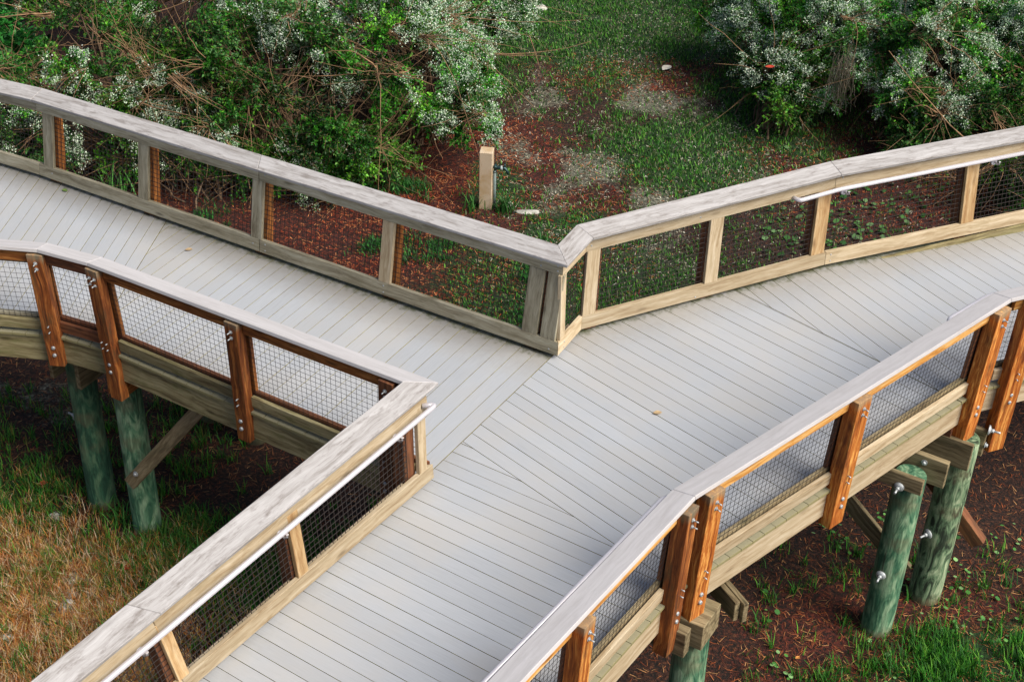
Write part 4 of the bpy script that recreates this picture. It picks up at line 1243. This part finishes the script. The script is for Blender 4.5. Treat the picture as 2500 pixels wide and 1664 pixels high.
shrub('shrub', 'low bluish shrub spilling toward the path at the right thicket foot', 'shrub', (3.75, 20.2), .45, .55, 1.3, 34, 33, RS_, .55, .6, twigs=60)
shrub('shrub', 'yellow green shrub with pale heads at the right edge above the railing', 'shrub', (7.9, 20.8), 1.25, 1.3, 2.5, 110, 34, RS_, .55, 1.4, leafc=[(.04, .17, .012), (.08, .22, .015), (.015, .08, .01), (.02, .12, .015)], twigs=260)
shrub('shrub', 'back row shrub at the upper right corner in dark green', 'shrub', (8.1, 24.0), 1.6, 1.0, 2.8, 85, 35, RS_, .42, .7, twigs=200)
shrub('shrub', 'back row shrub in the upper right behind arching grey branches', 'shrub', (5.3, 24.2), 1.4, .9, 2.7, 75, 36, RS_, .45, .8, twigs=200)
shrub('shrub', 'low dark scrub under the right thicket, seen just above the pale railing', 'shrub', (6.2, 19.1), 1.1, .6, 1.3, 55, 37, RS_, .3, .7, twigs=160)
shrub('shrub', 'low twiggy scrub at the right edge seen through the last railing openings', 'shrub', (7.3, 17.6), 1.2, .7, 1.1, 55, 38, RS_, .12, .45, twigs=200)
shrub('shrub', 'low pale tipped scrub under the yellow green shrub at the right edge', 'shrub', (8.3, 19.6), 1.0, .6, 1.5, 50, 39, RS_, .5, 1.0, twigs=120)
FERN = [(.010, .075, .015), (.015, .13, .018), (.006, .04, .012), (.03, .20, .03)]
DB = 'dark bushes at the top left'
shrub('leafy_bush', 'dark bush with bright fern-like leaves in the top left corner', 'bush', (-8.1, 19.6), 1.2, 1.2, 2.8, 105, 41, DB, 0, .9, leafc=FERN, leafL=.075, twigs=90)
shrub('leafy_bush', 'very dark bush at the left edge behind the fern-like one', 'bush', (-8.8, 22.4), 1.4, 1.2, 3.0, 90, 42, DB, 0, .5, leafc=FERN, leafL=.075, twigs=60)
shrub('leafy_bush', 'low dark green undergrowth seen through the leftmost opening of the grey railing', 'bush', (-7.0, 17.7), 1.1, .7, 1.1, 50, 43, DB, 0, .7, leafc=FERN, leafL=.07, twigs=20)

# ---------------------------------------------------------------- small plants and things on the ground
def G0(x, y): return float(gh(np.array([x]), np.array([y]))[0])
def tuft(name, label, cat, x, y, n, h, wd, spread, cols, seed, group=None, lean=1.1):
    g = np.random.default_rng(seed)
    xs_ = g.normal(x, spread, n); ys_ = g.normal(y, spread, n)
    # long blades: four-piece arching ribbons
    k = 6; s_ = np.linspace(0, 1, k)
    a = g.uniform(0, 2 * np.pi, n); L = h * g.uniform(.5, 1.15, n); dx, dy = np.cos(a), np.sin(a)
    out = (s_ ** 1.7)[None] * L[:, None] * lean * g.uniform(.3, 1, (n, 1)) * .7
    zz = gh(xs_, ys_)[:, None] + L[:, None] * (s_[None] - .45 * (s_ ** 2.2)[None] * g.uniform(.3, 1, (n, 1)))
    C = np.stack([xs_[:, None] + dx[:, None] * out, ys_[:, None] + dy[:, None] * out, zz], 2)
    w_ = wd * (1 - s_ ** 2)[None] * .5 + .0006
    sd_ = np.stack([-dy, dx, 0 * dx], 1)[:, None] * w_[..., None]
    V = np.stack([C - sd_, C + sd_], 2).reshape(-1, 3)
    b_ = (np.arange(n)[:, None] * k + np.arange(k - 1)[None]) * 2
    F = np.stack([b_, b_ + 1, b_ + 3, b_ + 2], 2).reshape(-1, 4)
    me = np_mesh(name, V, F)
    c = np.array(cols)[g.integers(0, len(cols), n)] * g.uniform(.7, 1.3, (n, 1))
    set_tint(me, np.repeat(c, 2 * k, 0))
    o = link(name, me, 'grass', None, Matrix.Translation((x, y, G0(x, y))))
    return tag(o, label, cat, group)
LG = [(.05, .20, .03), (.08, .26, .05), (.03, .12, .02)]
tuft('grass_clump', 'tall arching green grass clump behind the second opening of the grey railing', 'grass clump', -5.25, 17.15, 46, .85, .022, .16, LG, 1)
tuft('grass_clump', 'dark weed tuft growing at the right foot of the tap pipe', 'grass clump', -.15, 17.45, 60, .36, .016, .07, [(.02, .09, .015), (.03, .13, .02)], 2)
tuft('grass_clump', 'small green tuft at the left foot of the concrete post', 'grass clump', -.58, 17.42, 26, .34, .014, .05, LG, 3)
tuft('grass_clump', 'green grass tuft around the foot of the paler left pile', 'grass clump', -3.45, 10.85, 90, .26, .010, .13, LG + [(.12, .26, .03)], 4, 'grass tufts at the lower left', .9)
tuft('grass_clump', 'leafy green tuft between the two left piles', 'grass clump', -3.75, 11.15, 70, .26, .014, .10, LG, 5, 'grass tufts at the lower left', .9)
tuft('grass_clump', 'green tuft in front of the paler left pile near the foreground railing', 'grass clump', -3.0, 10.45, 110, .25, .010, .20, LG + [(.12, .26, .03)], 6, 'grass tufts at the lower left', .9)
tuft('grass_clump', 'yellow green tuft among the dry straw at the left', 'grass clump', -4.3, 10.3, 130, .22, .010, .13, [(.12, .2, .02), (.3, .28, .06), (.06, .16, .02)], 7, 'grass tufts at the lower left', .9)
tuft('grass_clump', 'green tuft under the leftmost edge of the picture above the straw', 'grass clump', -5.2, 11.2, 70, .2, .012, .14, LG, 8, 'grass tufts at the lower left', .9)

# concrete post with the hose tap
tp = thing('concrete_post', 'square tan concrete post with rust stains and a hose tap on its right', 'post', (-.403, 17.535, G0(-.4, 17.5)))
ang = R(-6); ux = Vector((math.cos(ang), math.sin(ang), 0)); uy = Vector((-ux.y, ux.x, 0))
c = Vector((-.403, 17.56, 0)); zb0, zt0 = ZG - .1, ZG + .84
q = lambda z, s_=1.0: [c + ux * (-.088 * s_) - uy * .088 * s_ + Vector((0, 0, z)), c + ux * .088 * s_ - uy * .088 * s_ + Vector((0, 0, z)), c + ux * .088 * s_ + uy * .088 * s_ + Vector((0, 0, z)), c - ux * .088 * s_ + uy * .088 * s_ + Vector((0, 0, z))]
board('post_shaft', 'concrete', q(zb0, .97), q(zt0), tp, .008)
pc = c + ux * .115 - uy * .03
bm = bmesh.new(); tube(bm, [pc + Vector((0, 0, ZG - .05)), pc + Vector((0, 0, ZG + .56))], .02, 12); bm_obj('supply_pipe', bm, 'pipe', tp)
tap = bmesh.new()
zc_ = ZG + .60
tube(tap, [pc + Vector((0, 0, zc_ - .06)), pc + Vector((0, 0, zc_ + .01)), pc + ux * .02 + Vector((0, 0, zc_ + .035))], [.026, .034, .03], 12)
tube(tap, [pc + Vector((0, 0, zc_)), pc + ux * .07 + Vector((0, 0, zc_ + .01)), pc + ux * .13 + Vector((0, 0, zc_ + .005)), pc + ux * .165 + Vector((0, 0, zc_ - .035)), pc + ux * .175 + Vector((0, 0, zc_ - .07))], [.030, .022, .022, .020, .022], 12)
tobj = bm_obj('tap', tap, 'tap', tp)
bm = bmesh.new(); tube(bm, [pc + ux * .075 + Vector((0, 0, zc_ + .01)), pc + ux * .105 + Vector((0, 0, zc_ + .008))], .028, 12); bm_obj('tap_ring', bm, 'tapring', tobj)
bm = bmesh.new(); tube(bm, [pc + ux * .12 + Vector((0, 0, zc_)), pc + ux * .13 + Vector((0, 0, zc_ + .05))], .008, 8)
tube(bm, [pc + ux * .13 + uy * .035 + Vector((0, 0, zc_ + .055)), pc + ux * .13 - uy * .035 + Vector((0, 0, zc_ + .055))], .013, 8); bm_obj('tap_handle', bm, 'tap', tobj)

def rock(label, x, y, rx, ry, rz, seed, mat='rock', name='rock', cat='rock', group=None, lift=.25):
    g = random.Random(seed)
    bm = bmesh.new(); bmesh.ops.create_icosphere(bm, subdivisions=3, radius=1)
    ph = [g.uniform(0, 6) for _ in range(6)]
    for v in bm.verts:
        p = v.co.copy()
        d = 1 + .18 * math.sin(3 * p.x + ph[0]) * math.cos(2.3 * p.y + ph[1]) + .10 * math.sin(6 * p.z + ph[2] + 3 * p.x) + .05 * math.sin(11 * p.y + ph[3]) + g.uniform(-.02, .02)
        v.co = Vector((p.x * rx * d, p.y * ry * d, p.z * rz * d))
    bmesh.ops.translate(bm, verts=bm.verts, vec=(x, y, G0(x, y) + rz * lift))
    o = bm_obj(name, bm, mat, None, Matrix.Translation((x, y, G0(x, y))))
    return tag(o, label, cat, group)
PR = 'pale stones in the straw'
rock('rounded grey white stone in the dark grass left of the piles', -4.45, 11.14, .085, .06, .05, 1, group=PR)
rock('largest pale stone standing in the dry straw at lower left', -4.02, 9.92, .07, .09, .07, 2, group=PR)
rock('flat pale grey stone half buried above the largest stone', -4.10, 10.32, .10, .08, .03, 3, group=PR)
rock('pale stone near the left picture edge in the straw', -4.45, 9.5, .08, .07, .04, 4, group=PR)
rock('small pale stone just above the largest one', -4.03, 10.10, .06, .05, .03, 5, group=PR)
rock('tiny pale stone left of the largest one', -4.13, 9.84, .035, .03, .02, 6, group=PR)
rock('pale stone at the left edge, higher than the others', -4.9, 10.5, .09, .06, .04, 7, group=PR)
rock('round orange fruit-like fungus lying below the largest stone', -4.0, 9.76, .035, .035, .02, 8, 'orangeleaf', 'fungus', 'fungus')
rock('pale broken slab of concrete on the grass in front of the concrete post', .14, 17.42, .17, .05, .03, 9, group='debris by the concrete post')
rock('small pale chunk just right of the foot of the concrete post', -.09, 17.58, .05, .04, .05, 10, group='debris by the concrete post')
rock('pale stone at the top edge where the path meets the left thicket', .27, 24.3, .14, .10, .07, 11, name='rock')

def leaf(label, x, y, z, L, rot, mat, group=None, tilt=.2, n=None):
    bm = bmesh.new(); k = 6
    ca, sa = math.cos(rot), math.sin(rot)
    rows = []
    for i in range(k + 1):
        u = i / k; wd = L * .32 * math.sin(math.pi * min(1, u * .96 + .02)) ** .8 + .0005
        px = (u - .5) * L; zz = .18 * L * (u - .5) ** 2 * 4 * tilt
        row = []
        for sgn in (-1, 0, 1):
            yy = sgn * wd; zc2 = zz + abs(sgn) * wd * .35
            row.append(bm.verts.new((x + px * ca - yy * sa, y + px * sa + yy * ca, z + zc2 + .004)))
        rows.append(row)
    for a, b_ in zip(rows, rows[1:]):
        for j in range(2): bm.faces.new((a[j], a[j + 1], b_[j + 1], b_[j]))
    o = bm_obj('leaf', bm, mat, None, Matrix.Translation((x, y, z)))
    md = o.modifiers.new('thickness', 'SOLIDIFY'); md.thickness = .0015
    return tag(o, label, 'leaf', group)
leaf('fallen red leaf in the dark grass left of the piles', -4.69, 11.6, G0(-4.69, 11.6) + .05, .10, .4, 'redleaf')
leaf('fallen red leaf in the grass close to the foreground railing', -3.57, 10.42, G0(-3.57, 10.42) + .06, .09, 1.2, 'redleaf')
leaf('white curled leaf lying on the dark part of the path', 2.31, 22.05, G0(2.31, 22.05) + .03, .22, .9, 'shell')
leaf('small tan leaf on the left arm decking near its near railing', -3.13, 12.35, .004, .07, .3, 'tanleaf')
leaf('pale dry leaf on the middle of the right deck', 1.23, 10.0, .004, .075, .2, 'tanleaf')
leaf('tiny green leaf on the deck against the far left railing', -4.6, 13.42, .004, .07, 2.6, 'greenleaf')
leaf('yellow leaf on the dark ground under the right arm', 2.65, 9.55, G0(2.65, 9.55) + .03, .05, .5, 'orangeleaf')
leaf('bright red leaf caught in the low bluish shrub at the right thicket', 3.55, 19.9, -1.35, .14, .2, 'redleaf', tilt=.6)
leaf('bright red leaf in the dark bush at the top left corner', -7.6, 19.2, -.1, .16, 1.0, 'redleaf', tilt=.6)

g = np.random.default_rng(91); n = 90; k = 6
b0 = np.stack([4.55 + g.normal(0, .09, n), 19.75 + g.normal(0, .09, n), -1.15 + g.normal(0, .12, n)], 1)
Lm = g.uniform(.2, .7, n); s_ = np.linspace(0, 1, k)
mp_ = b0[:, None] + np.stack([g.normal(0, .05, n)[:, None] * s_[None], g.normal(0, .05, n)[:, None] * s_[None], -Lm[:, None] * s_[None]], 2) + g.normal(0, .012, (n, k, 3))
V, F = polytube(mp_, np.full((n, k), .004), 3)
mo = link('hanging_moss', np_mesh('hanging_moss', V, F), 'moss', None, Matrix.Translation((4.55, 19.75, -1.6)))
tag(mo, 'grey brown moss hanging from the shrub just above the bend of the pale railing', 'moss')
mo['kind'] = 'stuff'
